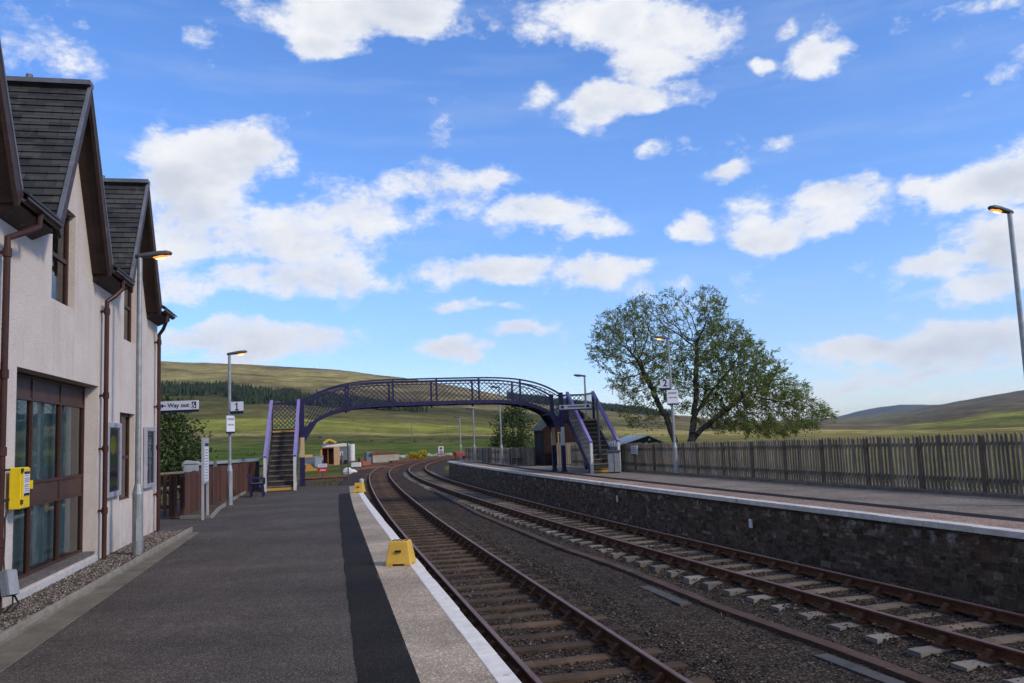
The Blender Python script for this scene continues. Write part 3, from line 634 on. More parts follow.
def ground_mat():
    m, nt, bs, out = newmat('moorland_ground')
    at = N(nt, 'Attribute'); at.attribute_name = 'albedo'
    t = coord(nt)
    f1 = noise(nt, t, .22, 7, .72); f2 = noise(nt, t, 3.5, 6, .7); f3 = noise(nt, t, .02, 7, .7)
    c = at.outputs['Color']
    f5 = noise(nt, t, .07, 8, .75)
    for f, a in ((f1, .36), (f2, .28), (f3, .38), (f5, .34)):
        c = mixc(nt, 1.0, c, ramp(nt, f, [(.3, (1-a, 1-a, 1-a)), (.7, (1+a, 1+a*.95, 1+a*.85))]), 'MULTIPLY')
    f4 = noise(nt, coord(nt, (1, .55, 1)), .011, 9, .68)
    far = N(nt, 'VectorMath', operation='LENGTH'); L(nt, t, far.inputs[0])
    fm = N(nt, 'MapRange'); fm.inputs['From Min'].default_value = 350; fm.inputs['From Max'].default_value = 1100; L(nt, far.outputs['Value'], fm.inputs['Value'])
    pm = N(nt, 'Math', operation='MULTIPLY'); L(nt, fm.outputs[0], pm.inputs[0]); L(nt, ramp(nt, f4, [(.50, (0,0,0)), (.60, (.75,.75,.75))]), pm.inputs[1])
    c = mixc(nt, pm.outputs[0], c, mixc(nt, .5, c, (.05,.042,.028)))                 # heather and rush patches
    pm2 = N(nt, 'Math', operation='MULTIPLY'); L(nt, fm.outputs[0], pm2.inputs[0]); L(nt, ramp(nt, f4, [(.34, (.7,.7,.7)), (.44, (0,0,0))]), pm2.inputs[1])
    c = mixc(nt, pm2.outputs[0], c, mixc(nt, .35, c, (.30,.26,.11)))                 # bleached grass
    L(nt, c, bs.inputs['Base Color']); bs.inputs['Roughness'].default_value = 1; bs.inputs['Specular IOR Level'].default_value = 0
    bump(nt, bs, f2, .8, .12)
    return m
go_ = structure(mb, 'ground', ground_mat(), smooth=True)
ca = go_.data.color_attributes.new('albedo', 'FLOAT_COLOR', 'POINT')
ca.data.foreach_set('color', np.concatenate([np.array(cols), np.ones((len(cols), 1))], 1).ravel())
def ground_z(x, y):
    d = math.hypot(x, y); az = math.atan2(x, y)
    if d < 200: z0 = near_z(x, y)
    else: z0 = near_z(x*200/d, y*200/d)
    el = [np.interp(az, CAZ, row) for row in ELEV]
    zf = CAMH + max(d, 300)*math.tan(np.interp(math.log(max(d, 300)), LDK, el))
    if d < 300:
        k = float(sstep(150, 300, d)); zf3 = CAMH+300*math.tan(el[0]); return z0*(1-k)+zf3*k
    return zf

# ------------------------------------------------------------------ track bed and ballast
def bed_edges(y):
    l = at_y(E1, y)-.02 if y < 33 else at_y(E1, y)-.02-1.3*min(1, (y-33)/3)
    r = at_y(E2, y)+.02 if y < 62 else at_y(E2, y)+.02+1.0*min(1, (y-62)/3)
    return l, r
def bed_z(x, y):
    """ballast level: a little lower beside the tracks, heaped between the two lines"""
    c1 = np.interp(y, YG, C1x); c2 = np.interp(y, YG, C2x)
    a, b = abs(x-c1), abs(x-c2)
    z = -1.17
    if min(a, b) > 1.35: z += .035
    if b < 1.25: z += .012
    if 1.25 <= b < 1.7: z -= .03
    if -1.0 < x-c2+2.2 < 1.0 and x < c2-1.25: z -= .05
    if b > 1.3 and x > c2: z -= .06
    return z + .03*mnoise.fractal((x*1.3, y*1.3, 2), 1, 2, 3)
mb = MB(); ys = np.concatenate([np.arange(-6, 40, .35), np.arange(40, 158, 1.0)]); nx = 34
for y in ys:
    l, r = bed_edges(y)
    for k in range(nx+1):
        x = l+(r-l)*k/nx; z = bed_z(x, y)
        if y > 36 and k == 0: z = -1.5
        if y > 64 and k == nx: z = -1.5
        mb.v.append((x, y, z))
for j in range(len(ys)-1):
    for k in range(nx): mb.f.append((j*(nx+1)+k, j*(nx+1)+k+1, (j+1)*(nx+1)+k+1, (j+1)*(nx+1)+k)); mb.m.append(0)
structure(mb, 'track_bed', MT['bed'], smooth=True)

def scatter_stones(name, pts, sizes, mat, label, cat, flat=.7):
    n = len(pts)
    base = np.array([(1,0,0),(-1,0,0),(0,1,0),(0,-1,0),(0,0,1),(0,0,-1)], float)
    fs = np.array([(0,2,4),(2,1,4),(1,3,4),(3,0,4),(2,0,5),(1,2,5),(3,1,5),(0,3,5)])
    a = rng.uniform(0, 2*math.pi, n); t = rng.uniform(-.6, .6, n)
    v = base[None]*rng.uniform(.6, 1.25, (n, 6, 1))*np.stack([np.ones(n), rng.uniform(.6, 1, n), np.full(n, flat)], 1)[:, None, :]
    x, y, z = v[..., 0], v[..., 1], v[..., 2]
    y, z = y*np.cos(t)[:, None]-z*np.sin(t)[:, None], y*np.sin(t)[:, None]+z*np.cos(t)[:, None]
    x, y = x*np.cos(a)[:, None]-y*np.sin(a)[:, None], x*np.sin(a)[:, None]+y*np.cos(a)[:, None]
    v = np.stack([x, y, z], -1)*np.array(sizes)[:, None, None] + np.array(pts)[:, None, :]
    f = (fs[None]+6*np.arange(n)[:, None, None]).reshape(-1, 3)
    me = bpy.data.meshes.new(name); me.from_pydata(v.reshape(-1, 3).tolist(), [], f.tolist()); me.materials.append(mat); me.update()
    o = bpy.data.objects.new(name, me); COL.objects.link(o)
    return tag(o, label, cat, kind='stuff')
pts = []; sz = []
for _ in range(52000):
    y = 5 + 31*random.random()**1.7
    l, r = bed_edges(y); x = random.uniform(l+.03, r-.03)
    c1 = np.interp(y, YG, C1x); c2 = np.interp(y, YG, C2x)
    inside = min(abs(x-c1), abs(x-c2)) < 1.9
    if not inside and random.random() < .62: continue
    if 1.3 < c2-x < 3.3 and random.random() < .55: continue
    s = random.uniform(.013, .032) if inside else random.uniform(.008, .026)
    pts.append((x, y, bed_z(x, y)+s*.25)); sz.append(s)
scatter_stones('ballast', pts, sz, MT['ballast'], 'dark brown ballast stones lying round the sleepers', 'ballast')

# ------------------------------------------------------------------ the two tracks
RAIL = [(-.065,-1.10),(.065,-1.10),(.065,-1.085),(.012,-1.07),(.012,-.995),(.036,-.985),(.036,-.957),(.026,-.95),(-.026,-.95),(-.036,-.957),(-.036,-.985),(-.012,-.995),(-.012,-1.07),(-.065,-1.085)]
RMI = [0, 0, 0, 0, 0, 0, 1, 1, 1, 0, 0, 0, 0, 0]
def track(cx, cs, label, y0, spacing, smat, group):
    t = thing('railway_track', label, 'railway track', (float(np.interp(y0, YG, cx)), y0, -1.2), 0, group)
    inv = Matrix.Translation(-t.location)
    cl = off(cx, cs, 0)
    for s in (-1, 1):
        c = cut(off(cx, cs, .753*s), y0, 157); c = c[::2] if len(c) > 500 else c
        mb = sweep([(a, z) for a, z in RAIL], c, RMI)
        mb.v = [tuple(Vector(p)-t.location) for p in mb.v]
        mb.build('rail', [MT['rust'], MT['railtop']], t)
    # sleepers: one mesh each with its two chairs
    seg = np.hypot(np.diff(cl[:, 0]), np.diff(cl[:, 1])); S = np.concatenate([[0], np.cumsum(seg)])
    s0 = np.interp(y0, cl[:, 1], S)+.3
    variants = []
    for k in range(7):
        m = MB(); ln = 1.29
        n = 7; xs = np.linspace(-ln, ln, n)
        for i in range(n-1):
            j = lambda q: .006*mnoise.noise((q*9, k*3.3, 1))
            a, b = xs[i], xs[i+1]
            w0, w1 = .122+j(a), .122+j(b)
            vs_ = [(a,-w0,-.13),(a,w0,-.13),(a,w0,j(a+7)),(a,-w0,j(a+9)),(b,-w1,-.13),(b,w1,-.13),(b,w1,j(b+7)),(b,-w1,j(b+9))]
            m.add(vs_, [(3,7,6,2),(0,4,7,3),(2,6,5,1)] + ([(0,3,2,1)] if i == 0 else []) + ([(4,5,6,7)] if i == n-2 else []))
        o = m.build('sleeper', smat, t); variants.append(o.data); bpy.data.objects.remove(o)
    cm = MB()
    cm.box(-.17, .17, -.10, .10, 0, .04); cm.prism([(-.16,.04),(-.05,.04),(-.04,.13),(-.075,.14),(-.12,.09)], 'y', -.05, .05); cm.prism([(.16,.04),(.12,.09),(.075,.14),(.04,.13),(.05,.04)], 'y', -.05, .05)
    o = cm.build('rail_chair', MT['rust'], t); chair = o.data; bpy.data.objects.remove(o)
    rest = MB(); cnt = 0
    while s0 < S[-1]-12:
        px = np.interp(s0, S, cl[:, 0]); py = np.interp(s0, S, cl[:, 1]); sl = np.interp(py, YG, cs)
        ang = -math.atan(sl); ang = math.atan2(-sl, 1)+random.uniform(-.012, .012)
        loc = Vector((px, py, -1.138+random.uniform(-.012, .006))) - t.location
        if cnt < 100:
            o = bpy.data.objects.new('sleeper', variants[random.randrange(7)]); COL.objects.link(o)
            o.parent = t; o.location = loc; o.rotation_euler = (0, 0, ang)
            for s in (-1, 1):
                ch = bpy.data.objects.new('rail_chair', chair); COL.objects.link(ch); ch.parent = o; ch.location = (.753*s, 0, 0)
        else:
            cx_, sx_ = math.cos(ang), math.sin(ang)
            q = [(-1.29,-.122),(1.29,-.122),(1.29,.122),(-1.29,.122)]
            w = [(loc.x+a*cx_-b*sx_, loc.y+a*sx_+b*cx_) for a, b in q]
            rest.add([(a, b, loc.z-.13) for a, b in w]+[(a, b, loc.z) for a, b in w], [(4,5,6,7),(0,1,5,4),(1,2,6,5),(2,3,7,6),(3,0,4,7)])
        cnt += 1; s0 += spacing*(1+random.uniform(-.05, .05))
    if rest.f: tag(rest.build('far_sleepers', MT['sleeper'], t), kind='stuff')
    return t
track(C1x, C1s, 'rusty railway track running beside the platform with the yellow steps', 3, .72, MT['sleeper'], 'railway tracks')
track(C2x, C2s, 'rusty railway track with pale sleeper ends below the dark stone platform wall', 3, .74, MT['sleeperpale'], 'railway tracks')
# cable troughing along the far line
TR = np.array([(4.75,8.0),(4.41,9.59),(3.93,11.3),(3.2,13.62),(2.16,17.94),(1.01,21.66),(-1.46,31.47),(-5.17,49.37)])
yy = np.linspace(8, 49, 60); tc = np.stack([np.interp(yy, TR[:, 1], TR[:, 0]), yy], 1)
tt = thing('cable_trough', 'low rusty brown cable trough lying on the ballast between the tracks', 'cable trough', (float(tc[0, 0]), 8, -1.2))
mb = MB()
for i in range(len(tc)-1):
    a, b = tc[i], tc[i+1]; z = -1.178+.012*mnoise.noise((i*1.3, 0, 0))
    mb.bar((a[0]-tt.location.x, a[1]-8, z+1.2), (b[0]-tt.location.x-.002, b[1]-8.012, z+1.2), .19, .10)
mb.build('trough_lid', MT['rustplank'], tt)
for (p, q, dz, rz) in (((2.45,16.0), (2.9,14.2), .05, .1), ((3.9,10.9), (4.3,9.55), .04, -.1)):
    m = MB(); m.bar((p[0]-tt.location.x-.17, p[1]-8, .015), (q[0]-tt.location.x-.2, q[1]-8, .03), .2, .03)
    m.build('loose_slab', MT['slab'], tt)

# ------------------------------------------------------------------ near platform
P1END = 33.2
a = cut(E1, -6, P1END)
pl = MB()
poly = [(p[0]-.001, p[1]) for p in a[::4]] + [(a[-1][0], P1END), (-9.0, 35.4), (-11.6, 36.2), (-11.2, 24), (-14, 10), (-14, -6)]
pl.prism(poly, 'z', -1.6, 0)
plat1 = structure(pl, 'platform', MT['tarmac'])
def under(o, p): o.parent = p; return o
under(taper_strip(C1x, C1s, (E1o-1.08, E1o-.65), (E1o-.77, E1o-.41), -6, 28.6, .004, wob=.025).build('black_tarmac_strip', MT['blackstrip']), plat1)
under(taper_strip(C1x, C1s, (E1o-.64, E1o-.11), (E1o-.40, E1o-.11), -6, P1END, .0075).build('paving_strip', MT['paver']), plat1)
# coping stones with painted edge, slightly proud of the wall
c1 = off(C1x, C1s, E1o)
cp = MB(); ys = list(np.arange(-6, P1END-.3, .92))
for i, y in enumerate(ys):
    y2 = min(y+.912, P1END)
    p0, p1 = np.array([at_y(c1, y), y]), np.array([at_y(c1, y2), y2]); d = (p1-p0)/np.hypot(*(p1-p0)); r = np.array([d[1], -d[0]])
    j = random.uniform(-.006, .006); z = .012+random.uniform(-.002, .002)
    q = [p0-r*.115, p0+r*(.05+j), p1+r*(.05+j), p1-r*.115]
    cp.add([(a_, b_, -.16) for a_, b_ in q]+[(a_, b_, z) for a_, b_ in q], [(4,5,6,7),(0,1,5,4),(1,2,6,5),(2,3,7,6),(3,0,4,7)])
under(cp.build('white_coping', MT['white'], bevel=.008), plat1)
# ramp and low ground beyond the end
rp = MB(); rp.add([(a[-1][0]+.0, P1END+.002, -.004), (-9.0, 35.402, -.004), (-10.0, 41.5, -1.24), (a[-1][0]-1.2, 39.5, -1.24)], [(0,3,2,1)])
structure(rp, 'platform_ramp', MT['greypave'])

# ------------------------------------------------------------------ far platform
P2END = 62
b2 = cut(E2, -6, P2END)
FL = [(17.2,-3.5),(13.6,9.2),(10.62,18.64),(9.06,23.0),(6.49,31.65),(4.75,37.3),(2.5,43.6),(1.62,45.1),(.97,46.0),(-.13,48.55),(-2.2,56.0),(-3.9,63.3)]
pl = MB(); poly = [(p[0]+.14, p[1]) for p in b2[::4]] + [(b2[-1][0]+.14, P2END), (-4.1, 64.2)] + [(x+.9, y+.3) for x, y in FL[::-1]]
poly = poly[:-1]+[(18.0, -6)]
pl.prism(poly[::-1], 'z', -1.6, 0)
plat2 = structure(pl, 'platform', MT['greypave'])
fc = MB(); n = 0                                            # the rubble face, leaning back slightly
c2 = cut(off(C2x, C2s, E2o), -6, P2END)[::2]
cu = np.concatenate([c2, [[c2[-1][0]+1.6, P2END+.3]]])
for i, p in enumerate(cu):
    for k in range(6): fc.v.append((p[0]-.05+.012*k+.03*mnoise.noise((p[1]*2, k, 3)), p[1], -1.45+k*.259))
for i in range(len(cu)-1):
    for k in range(5): fc.f.append((i*6+k, i*6+k+1, (i+1)*6+k+1, (i+1)*6+k)); fc.m.append(0)
under(fc.build('stone_face', MT['stone']), plat2)
cp = MB(); c2f = off(C2x, C2s, E2o)
for i, y in enumerate(np.arange(-6, P2END-.3, 1.02)):
    y2 = min(y+1.008, P2END); p0, p1 = np.array([at_y(c2f, y), y]), np.array([at_y(c2f, y2), y2]); d = (p1-p0)/np.hypot(*(p1-p0)); r = np.array([d[1], -d[0]])
    j = random.uniform(-.008, .008); z = .014+random.uniform(-.003, .003); q = [p0-r*(.10+j), p0+r*.14, p1+r*.14, p1-r*(.10+j)]
    cp.add([(a_, b_, -.085) for a_, b_ in q]+[(a_, b_, z) for a_, b_ in q], [(4,5,6,7),(0,1,5,4),(1,2,6,5),(2,3,7,6),(3,0,4,7)])
under(cp.build('white_coping', MT['oldwhite'], bevel=.008), plat2)
under(strip(C2x, C2s, E2o+.145, E2o+.95, -6, P2END, .004).build('red_paving_strip', MT['brickpave']), plat2)
under(strip(C2x, C2s, E2o+.96, E2o+1.38, -6, P2END-6, .0045, wob=.03).build('black_tarmac_strip', MT['blackstrip']), plat2)
# back kerb and gravel margin along the fence
def poly_offset(P, o):
    P = np.array(P, float); out = []
    for i in range(len(P)):
        d = P[min(i+1, len(P)-1)]-P[max(i-1, 0)]; d /= np.hypot(*d); out.append(P[i]+o*np.array([-d[1], d[0]])*-1)
    return np.array(out)
fl = FL[:6]
f0, f1 = poly_offset(fl, .35), poly_offset(fl, -.62)
gm = MB(); gm.v = [(*p, .03) for p in f0]+[(*p, .012) for p in f1]; k = len(fl)
for i in range(k-1): gm.f.append((i, i+1, k+i+1, k+i)); gm.m.append(0)
structure(gm, 'gravel_margin', MT['gravel'])
kb = MB(); kp = poly_offset(fl, -.68)
for i in range(k-1): kb.bar((*kp[i], .03), (*kp[i+1], .03), .09, .10)
structure(kb, 'kerb', MT['conc'])
# little plates fixed on the stone face
for (y, w, h, lab) in ((19.6, .12, .2, 'small white plate on the dark stone platform wall, the nearer one'), (27.3, .07, .2, 'narrow white plate on the dark stone platform wall, the farther one')):
    x = at_y(c2f, y); o = MB().box(-.03, .0, -w/2, w/2, 0, h).build('wall_plate', MT['offwhite'], loc=(x-.055, y, -.62 if y < 25 else -.55), rotz=.27); tag(o, lab, 'plate', 'plates on the platform wall')

# ------------------------------------------------------------------ station building
TH = math.atan(.225); P0 = (-6.9705, 14.3047, 0)
bld = thing('station_building', 'pink harled station house with steep dark slated gables and brown bargeboards', 'building', P0, TH)
GC = [-10.75, -6.65, -2.55, 1.55]; AP, EV, HW = 7.15, 4.70, 1.37
SL = (AP-EV)/HW
APS = dict(zip(GC, (7.2, 7.18, 7.15, 6.93)))
def top(u):
    return max([EV-.02]+[APS[c]-.14-(APS[c]-EV)/HW*abs(u-c) for c in GC])
OPEN = [(-4.42,-.75,.13,2.82), (-3.2,-2.14,3.84,5.30), (.72,1.9,.82,2.45), (.95,1.96,3.78,5.24), (-8.5,-4.95,.24,2.82), (-7.0,-6.2,3.84,5.36)]
U0_, U1_ = -14, 4.05
brk = sorted(set([U0_, U1_]+[u for o in OPEN for u in o[:2]]+GC+[c+s*(APS[c]-.14-EV+.02)/((APS[c]-EV)/HW) for c in GC for s in (-1, 1)]))
brk = [u for u in brk if U0_ <= u <= U1_]
w = MB()
for u0, u1 in zip(brk[:-1], brk[1:]):
    mid = (u0+u1)/2; os_ = sorted([o for o in OPEN if o[0] < mid < o[1]], key=lambda o: o[2])
    z = 0
    for o in os_:
        w.quad((0,u0,z), (0,u1,z), (0,u1,o[2]), (0,u0,o[2])); z = o[3]
    w.quad((0,u0,z), (0,u1,z), (0,u1,top(u1)), (0,u0,top(u0)))
for (u0, u1, z0, z1) in OPEN:                      # reveals
    dp = .3
    w.quad((0,u0,z0), (0,u0,z1), (-dp,u0,z1), (-dp,u0,z0)); w.quad((0,u1,z1), (0,u1,z0), (-dp,u1,z0), (-dp,u1,z1))
    w.quad((0,u0,z1), (0,u1,z1), (-dp,u1,z1), (-dp,u0,z1)); w.quad((0,u0,z0), (-dp,u0,z0), (-dp,u1,z0), (0,u1,z0))
DP = 6.0; RX, RZ = -3.0, 7.0                          # main ridge
for u in (U0_, U1_):
    w.add([(0,u,0), (-DP,u,0), (-DP,u,EV-.05), (RX,u,RZ-.15), (0,u,EV-.05)], [(0,1,2,3,4)])
w.quad((-DP,U0_,0), (-DP,U1_,0), (-DP,U1_,EV), (-DP,U0_,EV))
w.quad((-.02,U0_,0), (-.02,U1_,0), (-DP,U1_,0), (-DP,U0_,0))
w.build('wall', MT['wall'], bld)
# dark partition behind the windows
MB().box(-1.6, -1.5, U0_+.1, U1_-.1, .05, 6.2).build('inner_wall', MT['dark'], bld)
ns = 20
def slope_rows(mb, x0, x1, c, s):
    """courses of slate down one gable slope (s=-1 near side, +1 far side)"""
    for i in range(ns):
        t0, t1 = i/ns, (i+1)/ns
        u0, z0 = c+s*HW*t0, AP-(AP-EV)*t0; u1, z1 = c+s*HW*(t1+.012), AP-(AP-EV)*(t1+.012)
        nu, nz = s*(AP-EV), HW; l = math.hypot(nu, nz); nu /= l; nz /= l
        a = .028
        q = [(u0+nu*.006, z0+nz*.006), (u1+nu*a, z1+nz*a), (u1+nu*.002, z1+nz*.002), (u0, z0)]
        if s > 0: q = q[::-1]
        mb.prism(q, 'x', x0, x1)
GAPS = [(-9.38,-8.1), (-5.28,-4.0), (-1.18,.1), (2.92,4.15)]
def main_rows(mb):
    n = 22
    for (xa, za, xb, zb) in ((RX, RZ, .34, EV+.02), (RX, RZ, -DP-.34, EV+.02)):
        for i in range(n):
            t0, t1 = i/n, (i+1)/n
            p = [(xa+(xb-xa)*t0, za+(zb-za)*t0+.012), (xa+(xb-xa)*(t1+.01), za+(zb-za)*(t1+.01)+.032), (xa+(xb-xa)*(t1+.01), za+(zb-za)*(t1+.01)), (xa+(xb-xa)*t0, za+(zb-za)*t0)]
            spans = [(U0_-.2, U1_+.25)]
            if xb > 0 and p[1][0] > -.12: spans = [(a_, b_ if b_ < 4 else U1_+.25) for a_, b_ in GAPS]
            for ua, ub in spans:
                vs_ = [(x, ua, z) for x, z in p]+[(x, ub, z) for x, z in p]
                mb.add(vs_, [(0,1,5,4),(1,2,6,5),(2,3,7,6),(3,0,4,7),(0,3,2,1),(4,5,6,7)])
rf = MB(); main_rows(rf)
roof = rf.build('main_roof', MT['slate'], bld)
MB().bar((RX, U0_-.2, RZ+.04), (RX, U1_+.25, RZ+.04), .22, .09).build('ridge_cap', MT['leadridge'], roof)
XO = .27
for c in GC:
    AP = APS[c]; SL = (AP-EV)/HW
    g = MB(); slope_rows(g, RX, XO, c, -1); slope_rows(g, RX, XO, c, 1)
    gr = g.build('gable_roof', MT['slate'], bld)
    sf = MB()                                    # boarded underside
    for s in (-1, 1):
        q = [(c, AP-.02), (c+s*HW*1.0, EV-.02), (c+s*HW*1.0-s*.05, EV-.10), (c, AP-.13)]
        sf.prism(q if s < 0 else q[::-1], 'x', -.02, XO-.03)
    sf.build('soffit', MT['soffit'], gr)
    for s in (-1, 1):
        bb = MB()
        q = [(c, AP+.02), (c+s*(HW+.03), EV-.02), (c+s*(HW-.09), EV-.15), (c, AP-.22)]
        bb.prism(q if s < 0 else q[::-1], 'x', XO-.028, XO+.022)
        bb.build('bargeboard', MT['barge'], gr)
        vb = MB()                                # lead verge over the slates
        l = math.hypot(SL, 1); nx_, nz_ = s*SL/l, 1/l
        q = [(c, AP+.07), (c+s*(HW+.02)+nx_*.04, EV+nz_*.04), (c+s*(HW+.02), EV-.005), (c, AP+.015)]
        vb.prism(q if s < 0 else q[::-1], 'x', XO-.02, XO+.03)
        vb.build('verge', MT['leadridge'], gr)
    MB().bar((RX, c, AP+.06), (XO+.03, c, AP+.06), .20, .07).build('ridge_cap', MT['leadridge'], gr)
    MB().tube([(-.55, c, AP+.07), (-.55, c, AP+.17)], .05, 8).build('ridge_vent', MT['leadridge'], gr)
# short eaves between the gables: gutter, fascia, boxed soffit, downpipe
for (u0, u1) in GAPS:
    gt = MB(); n = 8
    for i in range(n):
        t0, t1 = math.pi*i/n, math.pi*(i+1)/n
        p0 = (XO+.03-.052*math.cos(t0), EV-.02-.052*math.sin(t0)); p1 = (XO+.03-.052*math.cos(t1), EV-.02-.052*math.sin(t1))
        gt.add([(p0[0],u0,p0[1]),(p1[0],u0,p1[1]),(p1[0],u1,p1[1]),(p0[0],u1,p0[1])], [(0,1,2,3)])
    gt.box(XO+.078, XO+.092, u0, u1, EV-.045, EV-.01)
    gto = gt.build('gutter', MT['pipe'], bld)
    bx = MB(); bx.add([(0,u0,EV-.22),(XO-.03,u0+.0,EV-.11),(XO-.03,u1,EV-.11),(0,u1,EV-.22),(0,u0,EV-.02),(XO-.03,u0,EV-.02),(XO-.03,u1,EV-.02),(0,u1,EV-.02)], [(0,3,2,1),(4,5,6,7),(0,1,5,4),(1,2,6,5),(2,3,7,6),(3,0,4,7)])
    bx.build('eaves_box', MT['barge'], bld)
PIPES = [(-5.12, -4.7), (-.68, -.5), (3.72, 3.45)]
for (u, ug) in PIPES:
    p = MB(); p.tube([(XO+.03, ug, EV-.06), (XO+.02, ug, EV-.22), (.20, u+(ug-u)*.4, EV-.36), (.10, u, EV-.46), (.10, u, EV-.62)], .038, 10)
    p.tube([(.10, u, EV-.6), (.10, u, .02)], .038, 12)
    for z in (4.02, 2.62, 1.75, .75): p.tube([(.10, u, z), (.10, u, z+.10)], .05, 12); p.box(0, .1, u-.02, u+.02, z+.03, z+.07)
    p.build('downpipe', MT['pipe'], bld, smooth=False)
# plinth step under the glazed screen
sp_ = MB(); sp_.add([(-.3,-4.42,.13),(.03,-4.42,.10),(.03,-.75,.10),(-.3,-.75,.13),(-.3,-4.42,-.01),(.03,-4.42,-.01),(.03,-.75,-.01),(-.3,-.75,-.01)], [(0,3,2,1),(0,1,5,4),(1,2,6,5),(2,3,7,6),(4,5,6,7)])
sp_.build('window_step', MT['whitepost'], bld)
MB().box(-.3, -.02, -4.41, -.76, .135, .18).build('sill_board', MT['nosing'], bld)
def screen(u0, u1, z0, z1):
    """tall glazed screen of three bays: brown frame, panels, glass and curtains"""
    f = MB(); d0, d1 = -.27, -.20
    n = 3; us = [u0+(u1-u0)*k/n for k in range(n+1)]; mw = .038
    for k, u in enumerate(us):
        a_ = u if k == 0 else u-mw/2 if k < n else u-mw
        f.box(d0, d1, a_, a_+mw+(.02 if k in (0, n) else 0) - (.02 if k == n else 0), z0, z1)
    zs = [z0, 1.10, 1.36, 2.43, z1]
    for k in range(n):
        a_, b_ = us[k]+(mw if k == 0 else mw/2), us[k+1]-(mw if k == n-1 else mw/2)
        for z in (z0, 1.07, 1.37, 2.47, z1-.04): f.box(d0+.004, d1-.004, a_, b_, z, z+.038)
    fr = f.build('window', MT['frame'], bld)
    for k in range(n):
        a_, b_ = us[k]+mw/2, us[k+1]-mw/2
        for (p, q) in ((1.108, 1.37), (2.508, z1-.04)): MB().box(d0+.015, d1-.02, a_, b_, p, q).build('panel', MT['panel'], fr)
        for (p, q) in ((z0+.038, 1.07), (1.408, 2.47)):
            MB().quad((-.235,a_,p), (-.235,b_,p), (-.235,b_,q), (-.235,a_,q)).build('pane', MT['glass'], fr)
    cu_ = MB(); m_ = 120
    for i in range(m_+1):
        u = u0+.06+(u1-u0-.12)*i/m_; x = -.36+.03*math.sin(i*1.15+1.2*math.sin(i*.31))+.02*math.sin(i*.47)
        cu_.v += [(x, u, z0+.05), (x-.01, u, 2.5)]
    for i in range(m_): cu_.f.append((2*i, 2*i+2, 2*i+3, 2*i+1)); cu_.m.append(0)
    cu_.build('curtain', MT['curtain'], fr, smooth=True)
screen(-4.42, -.75, .18, 2.80)
screen(-8.5, -4.95, .30, 2.80)
def sash(u0, u1, z0, z1, dp=.14):
    f = MB(); d0, d1 = -dp-.06, -dp; t = .06
    f.box(d0, d1, u0, u0+t, z0, z1); f.box(d0, d1, u1-t, u1, z0, z1)
    for z in (z0, (z0+z1)/2-.03, z1-t): f.box(d0+.004, d1-.004, u0+t, u1-t, z, z+t)
    fr = f.build('window', MT['frame'], bld)
    MB().quad((d0+.03,u0+t,z0+t), (d0+.03,u1-t,z0+t), (d0+.03,u1-t,z1-t), (d0+.03,u0+t,z1-t)).build('pane', MT['glass'], fr)
    MB().box(-.27, .0, u0+.005, u1-.005, z0-.002, z0+.03).build('sill', MT['wall'], fr)
for o in OPEN[1:4]+[OPEN[5]]: sash(*o, dp=.09)

# gravel bed, kerb and concrete channel in front of the building (building frame: x out, y along)
root = lambda mb, name, m, **k: structure(mb, name, m, loc=P0, rotz=TH, **k)
gv = MB(); gv.quad((-.02,-16,.02), (.36,-16,.02), (.80,3.45,.02), (-.02,4.0,.02)); root(gv, 'gravel_strip', MT['gravel'])
kb = MB(); y = -16.0
def kx(u): return .62+.018*(u+7)
while y < 3.4:
    y2 = min(y+.9, 3.5); j = random.uniform(-.006, .006)
    kb.bar((kx(y)+j, y, .028), (kx(y2-.01)+j, y2-.01, .028), .05, .13); y = y2
root(kb, 'kerb', MT['conc2'], bevel=.008)
ch = MB()
ch.add([(kx(u)+o_, u, z_) for u in (-16, -8, -3, 3.2) for o_, z_ in ((.03, .03), (.05, .012), (.40-.02*(u+7), .008), (.41-.02*(u+7), .004))], [(4*i+k, 4*i+k+1, 4*i+k+5, 4*i+k+4) for i in range(3) for k in range(3)])
root(ch, 'concrete_channel', MT['conc'])
pts = []; sz = []
cs_, sn_ = math.cos(TH), math.sin(TH)
for _ in range(9000):
    u = random.uniform(-9, 3.6); x = random.uniform(.01, kx(u)-.05); s = random.uniform(.008, .022)
    pts.append((P0[0]+x*cs_-u*sn_, P0[1]+x*sn_+u*cs_, .025)); sz.append(s)
scatter_stones('gravel', pts, sz, MT['pebble'], 'loose brown and grey gravel between the pink wall and the kerb', 'gravel')

def on_wall(x, u, z=0):
    return (P0[0]+x*cs_-u*sn_, P0[1]+x*sn_+u*cs_, z)
